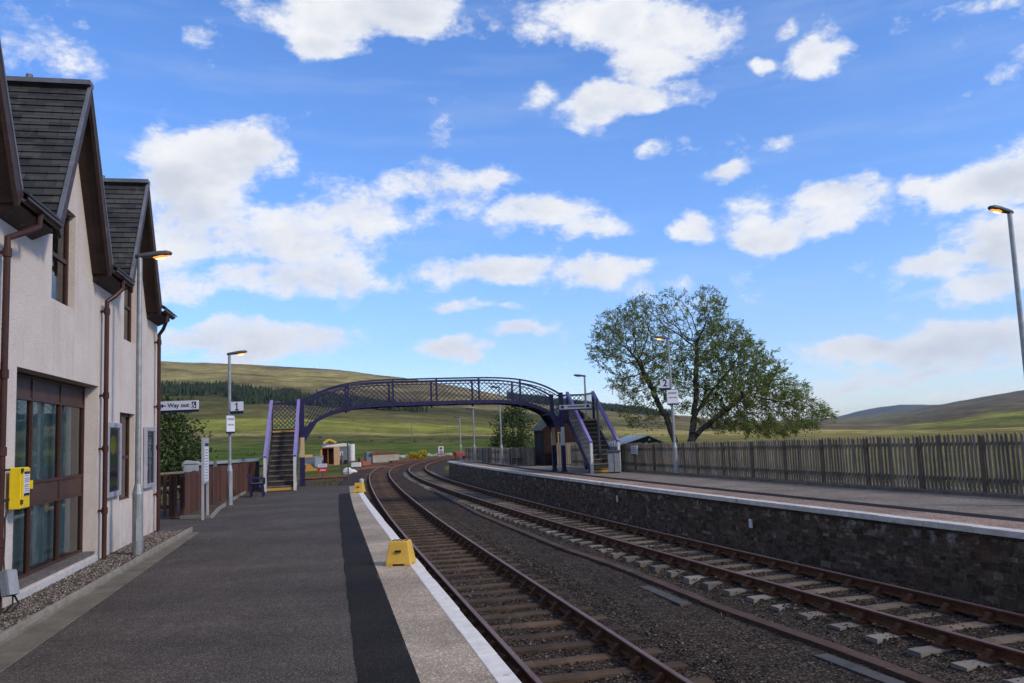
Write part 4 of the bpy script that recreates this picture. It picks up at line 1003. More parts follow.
# poster frames
def poster(u0, u1, z0, z1, label, kind):
    t = thing('poster_frame', label, 'poster', on_wall(.0, (u0+u1)/2, z0), TH, 'framed posters on the pink wall')
    h, wd = z1-z0, (u1-u0)/2
    f = MB(); b = .085
    f.box(.012, .075, -wd, -wd+b, 0, h); f.box(.012, .075, wd-b, wd, 0, h); f.box(.012, .072, -wd+b, wd-b, 0, b); f.box(.012, .072, -wd+b, wd-b, h-b, h); f.box(.012, .03, -wd+b, wd-b, b, h-b)
    f.build('frame', MT['posterframe'], t, bevel=.006)
    p = MB(); p.box(.031, .036, -wd+b+.03, wd-b-.03, b+.03, h-b-.03); po = p.build('poster', MT['postblue'], t)
    W = wd-b-.06
    if kind == 0:
        m = MB(); m.tube([(.0365, 0, h*.70), (.0385, 0, h*.70)], .17, 28); m.build('yellow_disc', MT['postyel'], po)
        m = MB()
        for k, (z, l) in enumerate(((.50,.62),(.46,.8),(.40,.5),(.36,.7))): m.box(.0365, .038, -W, -W+2*W*l, h*z, h*z+.022)
        m.build('lettering', MT['ink'], po)
    else:
        m = MB(); m.add([(.038, -W, h*.84), (.038, W, h*.84), (.038, .0, h*.66)], [(0,2,1)]); m.add([(.038, -W, h*.50), (.038, .0, h*.68), (.038, W, h*.50)], [(0,2,1)]); m.build('blue_shapes', MT['postcyan'], po)
        m = MB()
        for z, l in ((.72,.9),(.66,.7),(.44,.7),(.40,.8),(.87,.9)): m.box(.0385, .04, -W, -W+2*W*l, h*z, h*z+.02)
        m.build('lettering', MT['signwhite'], po)
    g = MB(); g.quad((.05,-wd+b,b), (.05,wd-b,b), (.05,wd-b,h-b), (.05,-wd+b,h-b)); g.build('cover_glass', MT['glass'], t)
poster(-.36, .56, .98, 2.24, 'dark blue poster with a yellow disc in a grey frame by the downpipe', 0)
poster(2.66, 3.6, .98, 2.22, 'poster with bright blue triangles in a grey frame near the house corner', 1)

# yellow notice box on the downpipe
t = thing('notice_box', 'yellow metal box with a white notice strapped to the downpipe', 'box', on_wall(.0, -4.62, 1.13), TH)
MB().box(.05, .18, -.12, .145, 0, .48).build('case', MT['yellowbox'], t, bevel=.012)
MB().box(.181, .191, -.11, .14, .012, .468).build('door', MT['yellowbox'], t, bevel=.004)
MB().box(.1915, .195, -.07, .11, .15, .43).build('notice', MT['signwhite'], t)
m = MB(); m.box(.1955, .197, -.07, .11, .40, .43); m.box(.1955, .197, -.07, .11, .15, .18); m.build('notice_border', MT['navy'], t)
m = MB()
for z, l in ((.375,.16),(.345,.2),(.325,.19),(.305,.2),(.27,.2),(.25,.18),(.225,.2),(.20,.2)): m.box(.1955, .1965, -.06, -.06+l*.78, z, z+.009)
m.build('lettering', MT['ink'], t)
m = MB(); m.box(.165, .215, .145, .168, .22, .32); m.build('latch', MT['yellowbox'], t)
m = MB()
for z in (.06, .42): m.tube([(.19, -.115, z), (.19, -.115, z+.05)], .015, 8)
m.build('hinge', MT['rust'], t)
m = MB()
for z in (.12, .46): m.tube([(.10+.062*math.cos(a_), -.46+.066*math.sin(a_), z) for a_ in np.linspace(0, 2*math.pi, 13)], .008, 6)
for z in (.12, .46): m.box(.06, .075, -.42, -.15, z-.012, z+.012)
m.build('strap', MT['black'], t)
# grey tilted box with cables low on the pipe
t = thing('cable_box', 'small tilted grey cable box low on the downpipe beside the gravel', 'box', on_wall(.0, -5.06, .0), TH)
m = MB(); m.add([(.16,-.16,.22),(.24,-.16,.24),(.20,-.16,.52),(.12,-.16,.50),(.16,.16,.18),(.24,.16,.20),(.20,.16,.48),(.12,.16,.46)], [(0,1,2,3),(7,6,5,4),(0,4,5,1),(1,5,6,2),(2,6,7,3),(3,7,4,0)])
m.build('case', MT['midgrey'], t, bevel=.01)
m = MB(); m.add([(.242,-.15,.245),(.25,-.15,.245),(.212,-.15,.51),(.204,-.15,.51),(.242,.15,.21),(.25,.15,.21),(.212,.15,.475),(.204,.15,.475)], [(0,1,2,3),(7,6,5,4),(0,4,5,1),(1,5,6,2),(2,6,7,3),(3,7,4,0)])
m.build('lid', MT['palegrey'], t)
m = MB(); m.tube([(.2,.12,.2), (.24,.15,.1), (.2,.05,.03), (.12,-.02,.02)], .012, 6); m.tube([(.2,.08,.21), (.22,.02,.12), (.15,.02,.04), (.1,.05,.01)], .010, 6); m.tube([(.1,.1,.48), (.06,.19,.6), (.05,.24,.85), (.06,.2,1.05), (.07,.23,1.12)], .009, 6)
m.build('cable', MT['black'], t)

# ------------------------------------------------------------------ lamp posts
def lamp_post(x, y, h, az, label, lean=(0,0), z0=0, lit=True, sleeve=True, k=1.0):
    """az: direction the lamp head points (world angle from +x)"""
    t = thing('lamp_post', label, 'lamp post', (x, y, z0), 0, 'lamp posts along the platforms')
    lx, ly = lean
    P = lambda z, r=0: (lx*z/h, ly*z/h, z)
    m = MB()
    if sleeve:
        m.tube([P(-.05), P(1.02)], .085*k, 14); m.tube([P(1.02), P(1.19)], [.088*k, .05*k], 14)
        m.build('base_sleeve', MT['galv'], t, smooth=False)
        d = MB(); a_ = az-1.2; d.box(-.045, .045, -.004, .004, .25, .62)
        o = d.build('access_door', MT['galv'], t, loc=(math.cos(a_)*.086*k, math.sin(a_)*.086*k, 0), rotz=a_+math.pi/2)
        s0 = 1.17
    else: s0 = -.05
    MB().tube([P(s0), P(h-.05)], [.05*k, .043*k], 12).build('post', MT['galv'], t, smooth=False)
    hd = bpy.data.objects.new('lamp_head', None)
    # head: flat lozenge, 0.75 long, tilted up a little
    m = MB(); prof = [(-.07,.04,.045),(0,.05,.055),(.14,.068,.062),(.30,.092,.07),(.43,.088,.064),(.50,.06,.042),(.525,.024,.02)]
    n = 12; sec = []
    for (s, wd, ht) in prof:
        for q in range(n):
            an = 2*math.pi*q/n; yy_ = wd*math.copysign(abs(math.cos(an))**.7, math.cos(an)); zz = ht*math.sin(an)
            if zz < 0: zz *= .55
            m.v.append((s, yy_, zz+.12*s))
    for i in range(len(prof)-1):
        for q in range(n): m.f.append((i*n+q, i*n+(q+1) % n, (i+1)*n+(q+1) % n, (i+1)*n+q)[::-1]); m.m.append(0)
    m.f.append(tuple(range(n))); m.m.append(0); m.f.append(tuple(range((len(prof)-1)*n, len(prof)*n))[::-1]); m.m.append(0)
    bpy.data.objects.remove(hd)
    ho = m.build('lamp_head', MT['lamphead'], t, loc=P(h-.03), rotz=az, smooth=True)
    b = MB(); nn = 14
    rim = [(.34+.15*math.cos(q*2*math.pi/nn), .07*math.sin(q*2*math.pi/nn)) for q in range(nn)]
    b.add([(s, yy_, -.025+.12*s) for s, yy_ in rim]+[(.34+(s-.34)*.6, yy_*.6, -.055+.12*s) for s, yy_ in rim],
          [tuple(range(nn, 2*nn))[::-1]]+[(q, (q+1) % nn, nn+(q+1) % nn, nn+q)[::-1] for q in range(nn)])
    b.build('lens', MT['lens'] if lit else MT['offwhite'], ho)
    if lit: MB().tube([(.26, 0, -.034), (.42, 0, -.015)], .014, 8).build('lamp_tube', MT['lenshot'], ho)
    return t
L1 = lamp_post(-6.40, 14.14, 5.12, .25, 'lit lamp post on the gravel beside the pink station house')
L2 = lamp_post(-8.70, 25.37, 4.6, .2, 'lit lamp post carrying the number 1 sign beside the brown fence')
L3 = lamp_post(5.93, 31.38, 5.16, math.pi+.1, 'lit lamp post carrying the number 2 sign in front of the big tree')
lamp_post(9.86, 16.0, 5.72, math.pi+.35, 'tallest lit lamp post near the picket fence at the right picture edge', lean=(.03, 0))
lamp_post(-13.2, 45, 5.35, .15, 'lamp post behind the footbridge stairs beside the wooden fence', z0=-1.35, lit=False)
lamp_post(3.44, 40.2, 4.45, math.pi, 'unlit lamp post rising beside the footbridge landing by the picket fence', lit=False)
lamp_post(-14.4, 54.5, 4.6, .3, 'small lit lamp post seen through the lattice of the footbridge stair', z0=-1.3)
lamp_post(-.89, 49.43, 4.6, math.pi, 'lamp post by the slatted seat and the round bush on the far platform', lit=False)
lamp_post(-2.88, 57.33, 3.65, math.pi, 'short lamp post at the middle of the far platform fence', lit=False)
lamp_post(-4.2, 63.0, 3.25, math.pi, 'shortest lamp post at the very end of the far platform', lit=False)

# platform number signs and nameboards (each hangs on a lamp post: things of their own)
def sign(name, label, cat, loc, rz, w, h, body, size, group=None, strip_h=.09):
    t = thing(name, label, cat, loc, rz, group)
    MB().box(-w/2, w/2, -.012, .012, -h/2, h/2).build('board', MT['signwhite'], t)
    if strip_h: MB().box(-w/2-.003, w/2+.003, -.016, .016, -h/2-strip_h, -h/2-.002).build('base_stripe', MT['navy'], t)
    if body == '1':
        m = MB(); k = size*.36
        m.prism([(-.16*k,-1*k),(.16*k,-1*k),(.16*k,1*k),(-.1*k,1*k),(-.55*k,.62*k),(-.55*k,.36*k),(-.16*k,.56*k)], 'y', -.0145, -.0125)
        m.box(-.5*k, .5*k, -.0145, -.0125, -1.0*k-.02, -.84*k); m.build('lettering', MT['navy'], t)
    elif body: text(body, size, MT['navy'], t, (0, -.0145, .01), (math.pi/2, 0, 0))
    return t
s = sign('platform_sign', 'small white sign with a navy 1 on the left lamp post', 'sign', (-8.46, 25.33, 2.96), .05, .38, .28, '1', .30, 'platform number signs')
MB().box(-.24, -.19, -.03, .03, -.10, .10).build('bracket', MT['galv'], s)
s = sign('platform_sign', 'small white sign with a navy 2 on the lamp post before the tree', 'sign', (5.70, 31.33, 3.42), -.05, .36, .32, '2', .36, 'platform number signs')
MB().box(.18, .24, -.03, .03, -.10, .10).build('bracket', MT['galv'], s)
def nameboard(label, loc, rz, w, h):
    t = sign('station_nameboard', label, 'sign', loc, rz, w, h, None, 0, 'station nameboards', .06)
    for z, l, hh in ((.10, .72, .07), (-.06, .66, .05)):
        m = MB(); x = -w/2*l*1.05
        while x < w/2*l:
            q = random.uniform(.02, .05)*w/.5; m.box(x, x+q, -.0145, -.0125, z, z+hh); x += q+.012
        m.build('lettering', MT['ink'], t)
nameboard('faded white nameboard on the lamp post just below the number 2 sign', (5.95, 31.28, 2.92), .12, .44, .50)
nameboard('narrow white nameboard on the lamp post below the number 1 sign', (-8.63, 25.24, 2.44), 1.2, .36, .48)
# way out sign
def wayout(label, loc, rz, w, h, body, size, arrow_left, small=False):
    t = sign('way_out_sign', label, 'sign', loc, rz, w, h, None, 0, 'way out signs', .06)
    s_ = h
    if body:
        text(body, size, MT['navy'], t, (-.01*w, -.0145, .0), (math.pi/2, 0, 0))
        m = MB(); ax = -w*.40
        m.add([(ax-.06*w, -.0145, 0), (ax, -.0145, .28*h), (ax, -.0145, -.28*h)], [(0,2,1)]); m.box(ax-.003, ax+.075*w, -.0147, -.013, -.065*h, .065*h)
        m.build('arrow', MT['navy'], t)
        m = MB(); m.box(.33*w, .44*w, -.015, -.013, -.36*h, .36*h); m.build('access_symbol', MT['navy'], t)
        m = MB(); m.tube([(.375*w+.05*h*math.cos(q), -.016, .18*h+.05*h*math.sin(q)) for q in np.linspace(0, 6.28, 9)], .012*h+.004, 5); m.tube([(.375*w, -.016, .1*h), (.375*w, -.016, -.08*h), (.40*w, -.016, -.08*h), (.41*w, -.016, -.25*h)], .012, 5)
        m.tube([(.37*w+.17*h*math.cos(q), -.016, -.12*h+.17*h*math.sin(q)) for q in np.linspace(2.0, 5.6, 9)], .010, 5); m.build('symbol_figure', MT['signwhite'], t)
    else:
        m = MB()
        for x_ in (-.46, .34): MB().box(x_*w, (x_+.1)*w, -.0147, -.0125, -.3*h, .3*h).build('symbol_block', MT['navy'], t)
        x = -.24*w
        while x < .28*w:
            q = random.uniform(.03, .07); m.box(x, x+q, -.0147, -.0125, -.16*h, .2*h); x += q+.018
        m.build('lettering', MT['navy'], t)
    return t
t = wayout('long white Way out sign with a left arrow fixed to the house corner', (-8.20, 20.3, 2.80), .04, .95, .22, 'Way out', .145, True)
MB().bar((-.47,0,.0), (-.62,.0,.0), .05, .18).build('bracket', MT['galv'], t)
MB().tube([(-.62,0,-2.8), (-.62,0,.25)], .035, 8).build('post', MT['pipe'], t)
t = wayout('small white direction sign coloured grey for shade on a dark pole in front of the right footbridge column', (2.62, 36.0, 2.84), -.03, 1.38, .19, '', .1, True)
[c for c in t.children if c.name.startswith('board')][0].data.materials[0] = MT['palegrey']  # white board: its shade is put into the colour as pale grey
MB().tube([(.95,.05,-2.84), (.95,.05,.30)], .045, 8).build('post', MT['lamphead'], t)
MB().bar((.6,.02,.02), (.95,.05,.02), .04, .04).build('bracket', MT['lamphead'], t)

# ------------------------------------------------------------------ information board
t = thing('notice_stand', 'slim grey free standing information board on two legs by the brown fence', 'notice board', (-7.80, 20.95, 0), TH)
for u in (-.42, .42): MB().box(-.028, .028, u-.028, u+.028, 0, 2.0).build('leg', MT['palegrey'], t)
MB().box(-.03, .03, -.39, .39, .86, 1.98).build('case', MT['palegrey'], t, bevel=.006)
MB().box(.031, .036, -.34, .34, .92, 1.86).build('notice', MT['signwhite'], t)
m = MB()
for z in np.arange(.98, 1.75, .07): m.box(.0365, .038, -.28, .20, z, z+.022)
m.build('lettering', MT['ink'], t)
MB().box(.0365, .038, -.34, .34, 1.78, 1.86).build('heading_stripe', MT['navy'], t)
# low white kerb running to the stairs, gravel behind
kb = MB(); K = [(-7.66, 21.01), (-8.35, 23.4), (-9.3, 27.3), (-10.2, 31.4)]
kb.bar((-8.5,21.15,.03), (*K[0],.03), .07, .09)
for p, q in zip(K[:-1], K[1:]): kb.bar((*p,.03), (*q,.03), .07, .09)
structure(kb, 'kerb', MT['conc2'])
gv = MB(); gv.add([(-7.70,21.05,.02), (-8.39,23.4,.02), (-9.34,27.3,.02), (-10.24,31.4,.02), (-10.5,31.6,.02), (-9.9,27.3,.02), (-9.25,23.4,.02), (-8.8,21.2,.02)], [(0,7,6,1),(1,6,5,2),(2,5,4,3)])
structure(gv, 'gravel_strip', MT['gravel'])

# ------------------------------------------------------------------ red brown fence on the left
def point_at(P, s):
    for a_, b_ in zip(P[:-1], P[1:]):
        l = math.dist(a_, b_)
        if s <= l: return (a_[0]+(b_[0]-a_[0])*s/l, a_[1]+(b_[1]-a_[1])*s/l)
        s -= l
    return P[-1]
def plen(P): return sum(math.dist(a_, b_) for a_, b_ in zip(P[:-1], P[1:]))
t = thing('board_fence', 'red brown close boarded fence running from the house to the stairs', 'fence', (-8.75, 21.5, 0), 0)
FB = [(-8.62,21.6), (-9.6,26.8), (-10.35,32.6), (-10.55,34.2)]
tot = plen(FB); s = 0
while s < tot-.05:
    a_ = point_at(FB, s); b_ = point_at(FB, min(s+1.9, tot)); m = MB(); l = math.dist(a_, b_); nb = int(l/.118)
    for i in range(nb):
        c0 = (a_[0]+(b_[0]-a_[0])*(i+.5)/nb+8.75, a_[1]+(b_[1]-a_[1])*(i+.5)/nb-21.5)
        ang = math.atan2(b_[1]-a_[1], b_[0]-a_[0]); dx, dy = math.cos(ang)*.054, math.sin(ang)*.054; hh = 1.1+random.uniform(-.02, .02)
        m.bar((c0[0]-dx, c0[1]-dy, hh/2+.02), (c0[0]+dx, c0[1]+dy, hh/2+.02), .022, hh)
    m.build('boards', MT['redfence'], t)
    MB().box(-.05, .05, -.05, .05, 0, 1.02).build('post', MT['redfence'], t, loc=(a_[0]+8.75-.02, a_[1]-21.5+.04, 0))
    s += 1.9
t = thing('picket_gate', 'small red brown picket gate between the house corner and board fence', 'gate', (-8.80, 21.3, 0), 0)
m = MB()
for i in range(7): x = -.95+i*.15; m.box(x, x+.085, -.012, .012, .06, 1.12)
m.build('picket_panel', MT['redfence'], t)
m = MB(); m.box(-1.0, .06, .013, .045, .25, .34); m.box(-1.0, .06, .013, .045, .85, .94); m.build('rail', MT['redfence'], t)
MB().box(.06, .14, -.05, .05, 0, 1.12).build('post', MT['redfence'], t)
# things seen over the fence
t = thing('metal_cabinet', 'grey steel cabinet showing above the brown fence by the gate', 'cabinet', (-10.5, 27.0, -.3), .2)
MB().box(-.2, .2, -.2, .2, 0, 1.55).build('case', MT['palegrey'], t, bevel=.01); MB().prism([(-.23,1.55),(.23,1.55),(.2,1.61),(-.16,1.66)], 'y', -.23, .23).build('lid', MT['palegrey'], t)
MB().box(-.16, .16, -.208, -.2, .2, 1.45).build('door', MT['palegrey'], t)
t = thing('grey_shed', 'low grey shed roof just visible behind the brown fence', 'shed', (-11.95, 34.2, -.4), .2)
MB().box(-1.3, 1.3, -.9, .9, 0, 1.45).build('wall', MT['midgrey'], t)
MB().prism([(-1.45,1.45),(1.45,1.53),(1.45,1.62),(-1.45,1.54)], 'y', -1.05, 1.05).build('roof', MT['palegrey'], t)
t = thing('post_rail_fence', 'thin post and rail fence in the field beyond the brown fence', 'fence', (-12.6, 33.5, -.3))
for k in range(7): MB().box(-.05, .05, -.05, .05, -.1, 1.55).build('post', MT['fence'], t, loc=(-.55*k+2.2, -1.55*k+1.5, 0))
m = MB()
for z in (.7, 1.2): m.bar((2.2, 1.5, z), (-1.1, -7.8, z), .03, .08)
m.build('rail', MT['fence'], t)
# bench
t = thing('metal_bench', 'small dark blue metal bench seen end on beside the left stairs', 'bench', (-8.98, 28.9, 0), TH+math.pi/2)
for u in (-.28, .28):
    m = MB(); m.bar((u,-.22,0), (u,-.18,.42), .05, .05); m.bar((u,.2,0), (u,.16,.42), .05, .05); m.bar((u,-.25,.42), (u,.22,.42), .05, .04); m.bar((u,.2,.42), (u,.28,.76), .05, .04); m.bar((u,-.24,.62), (u,.24,.64), .05, .035); m.bar((u,-.24,.42), (u,-.24,.62), .04, .04)
    m.build('frame', MT['purple'], t)
m = MB()
for k in range(5): m.box(-.34, .34, -.25+k*.095, -.18+k*.095, .443, .463)
m.build('seat', MT['purple'], t)
m = MB()
for k in range(3): m.bar((-.34,.215+k*.035,.52+k*.10), (.34,.215+k*.035,.52+k*.10), .02, .06)
m.build('backrest', MT['purple'], t)

# ------------------------------------------------------------------ yellow boarding steps and platform end post
def step_box(x, y, rz, label):
    t = thing('boarding_step', label, 'step box', (x, y, .005), rz, 'yellow boarding steps')
    m = MB(); a_, b_, h = (.18, .165), (.135, .115), .335
    def ring(w_, d_, z): return [(-w_,-d_,z), (w_,-d_,z), (w_,d_,z), (-w_,d_,z)]
    m.add(ring(*a_, .03)+ring(*b_, h-.03)+ring(b_[0]-.008, b_[1]-.008, h), [(0,1,5,4),(1,2,6,5),(2,3,7,6),(3,0,4,7),(4,5,9,8),(5,6,10,9),(6,7,11,10),(7,4,8,11),(8,9,10,11)])
    for sx in (-1, 1):
        for sy in (-1, 1): m.box(sx*.13-.05, sx*.13+.05, sy*.128-.037, sy*.128+.037, 0, .031)
    m.build('body', MT['yellow'], t, bevel=.012)
    sl = MB()
    for k in range(4): sl.box(-.105+k*.06, -.075+k*.06, -.085, .085, h-.004, h+.004)
    sl.build('grip_strip', MT['black'], t)
    MB().bar((-.042,-.149,.20), (.042,-.149,.20), .02, .028).build('hand_hole_shade', MT['black'], t)  # solid black bar on the face, painted shade of the grip opening
    return t
step_box(-1.69, 11.93, -.12, 'yellow plastic boarding step near the platform edge, the closer larger one')
step_box(-5.42, 28.7, -.1, 'small distant yellow boarding step near the white post at the platform end')
t = thing('marker_post', 'short white marker post standing at the far end of the near platform', 'post', (-5.95, 32.0, 0))
MB().tube([(0,0,0), (0,0,.30)], .085, 12).build('shaft', MT['whitepost'], t); MB().tube([(0,0,.30), (0,0,.33)], [.085, .03], 12).build('cap', MT['whitepost'], t)

# ------------------------------------------------------------------ footbridge
BX = (-8.85, 34.6); BANG = math.atan2(3.1, 10.95); LB = math.hypot(10.95, 3.1)
fbg = thing('footbridge', 'purple latticed footbridge arching over both tracks with a stair at each end', 'footbridge', (*BX, 0), BANG)
WB = 1.35; HL = LB/2
def gz(x, n=5.5):
    t_ = min(1, max(0, 1-abs(x-HL)/HL)); return 1-(1-t_)**n
def zb(x): return 2.20+1.05*gz(x)
def zt(x): return 3.46+.86*gz(x, 4.6)
XS = np.linspace(0, LB, 61)
for y in (0, WB):
    m = MB()
    for p, q in zip(XS[:-1], XS[1:]):
        m.bar((p, y, zb(p)), (q, y, zb(q)), .07, .14)
    m.build('bottom_chord', MT['purple'], fbg)
    m = MB()
    for p, q in zip(XS[:-1], XS[1:]): m.bar((p, y, zt(p)), (q, y, zt(q)), .12, .06)
    m.build('top_rail', MT['purple'], fbg)
    m = MB()
    for p, q in zip(XS[:-1], XS[1:]): m.bar((p, y, zt(p)-.14), (q, y, zt(q)-.14), .03, .04)
    m.build('under_rail', MT['purple'], fbg)
    for k in range(1, 6):
        x = LB*k/6
        MB().box(-.035, .035, -.05, .05, zb(x)-.14, zt(x)+.03).build('upright', MT['purple'], fbg, loc=(x, y, 0))
    m = MB(); pitch = .215
    for sgn in (-1, 1):
        k = -8
        while k*pitch < LB+2:
            x0 = k*pitch; pts_ = []
            for v_ in np.linspace(0, 1, 6):
                x = x0+sgn*v_*1.02
                if 0 <= x <= LB: pts_.append((x, y+sgn*.008, zb(x)+(zt(x)-.14-zb(x))*v_))
            for p, q in zip(pts_[:-1], pts_[1:]): m.bar(p, q, .006, .018)
            k += 1
    m.build('lattice', MT['purple'], fbg)
m = MB()
for p, q in zip(XS[:-1], XS[1:]): m.bar((p, WB/2, zb(p)+.06), (q, WB/2, zb(q)+.06), WB-.08, .06)
m.build('deck', MT['tread'], fbg)
m = MB()
for x in np.linspace(.5, LB-.5, 14): m.box(x-.04, x+.04, .04, WB-.04, zb(x)-.06, zb(x)+.02)
m.build('cross_beam', MT['purple'], fbg)
for (x, sg) in ((0, -1), (LB, 1)):                       # columns in pairs, and a curved bracket
    for y in (0, WB):
        mm = MB(); mm.box(-.085, .085, -.07, .07, 0, 1.18); mm.box(-.12, .12, -.10, .10, 0, .06)
        co = mm.build('column', MT['purple'], fbg, loc=(x, y, 0))
        MB().box(-.08, .08, -.066, .066, 1.18, 2.0).build('pale_shaft', MT['cream'] if y == 0 and sg < 0 or y > 0 and sg > 0 else MT['whitepost'], co)
        MB().box(-.085, .085, -.07, .07, 2.0, 3.56).build('upper_shaft', MT['purple'], co)
        m = MB(); q = [(x-sg*.08, zb(x)-.42)]+[(x-sg*a_, zb(x-sg*a_)-.06) for a_ in (.62, .45, .3, .15, .08)]
        m.prism(q if sg > 0 else q[::-1], 'y', y-.03, y+.03); m.build('bracket', MT['purple'], fbg)
def stair(x0, x1, k_=0.0):
    """landing from y=0 to WB at z=2.35, flight down towards -y"""
    LZ, NS, GO = 2.30, 12, .217
    sk = lambda y: k_*y                     # the flight runs slightly askew of the span
    X0, X1 = x0, x1
    MB().box(x0-.1, x1+.1, .0, WB, LZ-.12, LZ-.005).build('landing', MT['tread'], fbg)
    for k in range(NS):
        z = LZ*(k+1)/NS; y = -GO*(NS-k-1); x0, x1 = X0+sk(y), X1+sk(y)
        if k < NS-1:
            td = MB().box(x0+.05, x1-.05, y-GO, y+.02, z-.045, z).build('tread', MT['tread'], fbg)
            MB().box(x0+.05, x1-.05, y-GO-.012, y-GO-.001, z-.05, z+.002).build('nosing', MT['nosing'], td)
        MB().box(x0+.05, x1-.05, y+.005-(GO if k == NS-1 else GO)+.015, y-GO+.03, z-LZ/NS, z-.05).build('riser', MT['tread'], fbg)
    yb = -GO*NS
    for nm, y, z in (('bottom_nosing', yb, .0), ('top_nosing', -GO*1.0, LZ)):
        x0, x1 = X0+sk(y), X1+sk(y)
        MB().box(x0+.05, x1-.05, y-.025 if nm[0] == 'b' else y-.02, y-.013 if nm[0] == 'b' else y+.12, (.02 if nm[0] == 'b' else z-.06), (.12 if nm[0] == 'b' else z+.004)).build(nm, MT['yellownose'], fbg)
    x0, x1 = X0, X1
    for x in (x0, x1):
        xb_ = x+sk(yb)
        m = MB(); m.bar((xb_, yb-.02, .02), (x, .0, LZ-.02), .05, .24); m.build('stringer', MT['purple'], fbg)
        MB().box(xb_-.055, xb_+.055, yb-.12, yb-.01, 0, 1.26).build('newel_post', MT['whitepost'], fbg)
        m = MB(); m.bar((xb_, yb-.10, 1.30), (x, .0, LZ+1.26), .12, .07); m.bar((xb_-.05, yb-.10, 1.24), (x-.05, .0, LZ+1.20), .015, .12); m.bar((xb_+.05, yb-.10, 1.24), (x+.05, .0, LZ+1.20), .015, .12); m.build('handrail', MT['lilac'], fbg)
        m = MB(); nl = 15
        for k in range(nl):
            for sg in (-1, 1):
                y0_ = yb+(0-yb)*k/nl; dy = .5*sg*.8
                y1_ = y0_+dy
                v0, v1 = 0., 1.
                if y1_ < yb: v1 = (yb-y0_)/dy; y1_ = yb
                if y1_ > 0: v1 = (0-y0_)/dy; y1_ = 0
                f_ = lambda y, v: (y-yb)/(0-yb)*LZ+.08+v*1.16
                m.bar((x+sk(y0_)+sg*.006, y0_, f_(y0_, v0)), (x+sk(y1_)+sg*.006, y1_, f_(y1_, v1)), .006, .026)
        m.build('side_lattice', MT['meshgrey'], fbg)
        MB().box(x-.05, x+.05, -.05, .05, LZ-.2, LZ+1.27).build('landing_post', MT['purple'], fbg)
    # back and side rails of the landing
    m = MB(); m.box(x0-.06, x1+.06, WB-.03, WB+.03, LZ+1.15, LZ+1.23); m.box(x0-.06, x1+.06, WB-.02, WB+.02, LZ+.04, LZ+.10)
    for k in range(-6, 7):
        for sg in (-1, 1):
            xa = x0+(x1-x0)*(k+.5)/6; xb = xa+sg*1.05; va, vb = 0., 1.
            if xa < x0 or xa > x1:
                continue
            if xb > x1: vb = (x1-xa)/(sg*1.05); xb = x1
            if xb < x0: vb = (x0-xa)/(sg*1.05); xb = x0
            m.bar((xa, WB+sg*.006, LZ+.08+va*1.08), (xb, WB+sg*.006, LZ+.08+vb*1.08), .028, .006, (0,1,0))
            m.bar((xa, WB+sg*.006, LZ+1.16-va*1.08), (xb, WB+sg*.018, LZ+1.16-vb*1.08), .028, .006, (0,1,0))
    m.build('back_rail', MT['purple'], fbg)
    xo = x0 if x0 < 0 else x1
    m = MB(); m.box(xo-.03, xo+.03, .05, WB-.03, LZ+1.15, LZ+1.23)
    for k in range(9): yk = .1+k*(WB-.2)/8; m.box(xo-.008, xo+.008, yk-.012, yk+.012, LZ, LZ+1.15)
    m.build('side_rail', MT['meshgrey'], fbg)
    for yq in (.06, WB-.06): MB().box(xo-.06, xo+.06, yq-.06, yq+.06, 0, LZ-.12).build('landing_leg', MT['purple'], fbg)
stair(-1.22, -.13, .09)
stair(LB+.32, LB+1.56)

# ------------------------------------------------------------------ right hand picket fence
t = thing('picket_fence', 'long weathered grey picket fence along the back of the far platform', 'fence', (FL[1][0], FL[1][1], 0))
ox, oy = t.location.x, t.location.y
tot = plen(FL); s = 0.0; bay = 1.8
while s < tot-.3:
    a_, b_ = point_at(FL, s), point_at(FL, min(s+bay, tot))
    if 44.2 < b_[1] < 46.6: s += bay; continue                    # the hut doorway
    l = math.dist(a_, b_); ang = math.atan2(b_[1]-a_[1], b_[0]-a_[0]); dx, dy = math.cos(ang), math.sin(ang); npk = 15
    hgt = float(np.interp((a_[1]+b_[1])/2, [16, 20, 32, 44, 50], [1.36, 1.34, 1.2, 1.12, .98]))
    m = MB()
    for i in range(npk):
        f_ = (i+.6)/npk*l + random.uniform(-.014, .014); w2 = .037; hh = hgt+random.uniform(-.025, .02); cx_, cy_ = a_[0]+dx*f_-ox, a_[1]+dy*f_-oy
        lean = random.uniform(-.02, .02); nx_, ny_ = -dy*.011, dx*.011
        prof = [(-w2,.03), (w2,.03), (w2+lean,hh-.06), (lean,hh), (-w2+lean,hh-.06)]
        vs_ = [(cx_+dx*p-nx_, cy_+dy*p-ny_, z) for p, z in prof]+[(cx_+dx*p+nx_, cy_+dy*p+ny_, z) for p, z in prof]
        m.add(vs_, [(0,1,2,3,4), (9,8,7,6,5)]+[(i_, (i_+1) % 5+0, (i_+1) % 5+5, i_+5)[::-1] for i_ in range(5)])
    rx_, ry_ = dy*.035, -dx*.035
    for z in (.30, hgt-.24): m.bar((a_[0]-ox+rx_, a_[1]-oy+ry_, z), (b_[0]-ox+rx_, b_[1]-oy+ry_, z), .04, .085)
    m.build('picket_panel', MT['fence'], t)
    MB().box(-.05, .05, -.05, .05, 0, hgt-.05).build('post', MT['fencepost'], t, loc=(a_[0]-ox-dy*.02, a_[1]-oy+dx*.02, 0), rotz=ang)
    s += bay

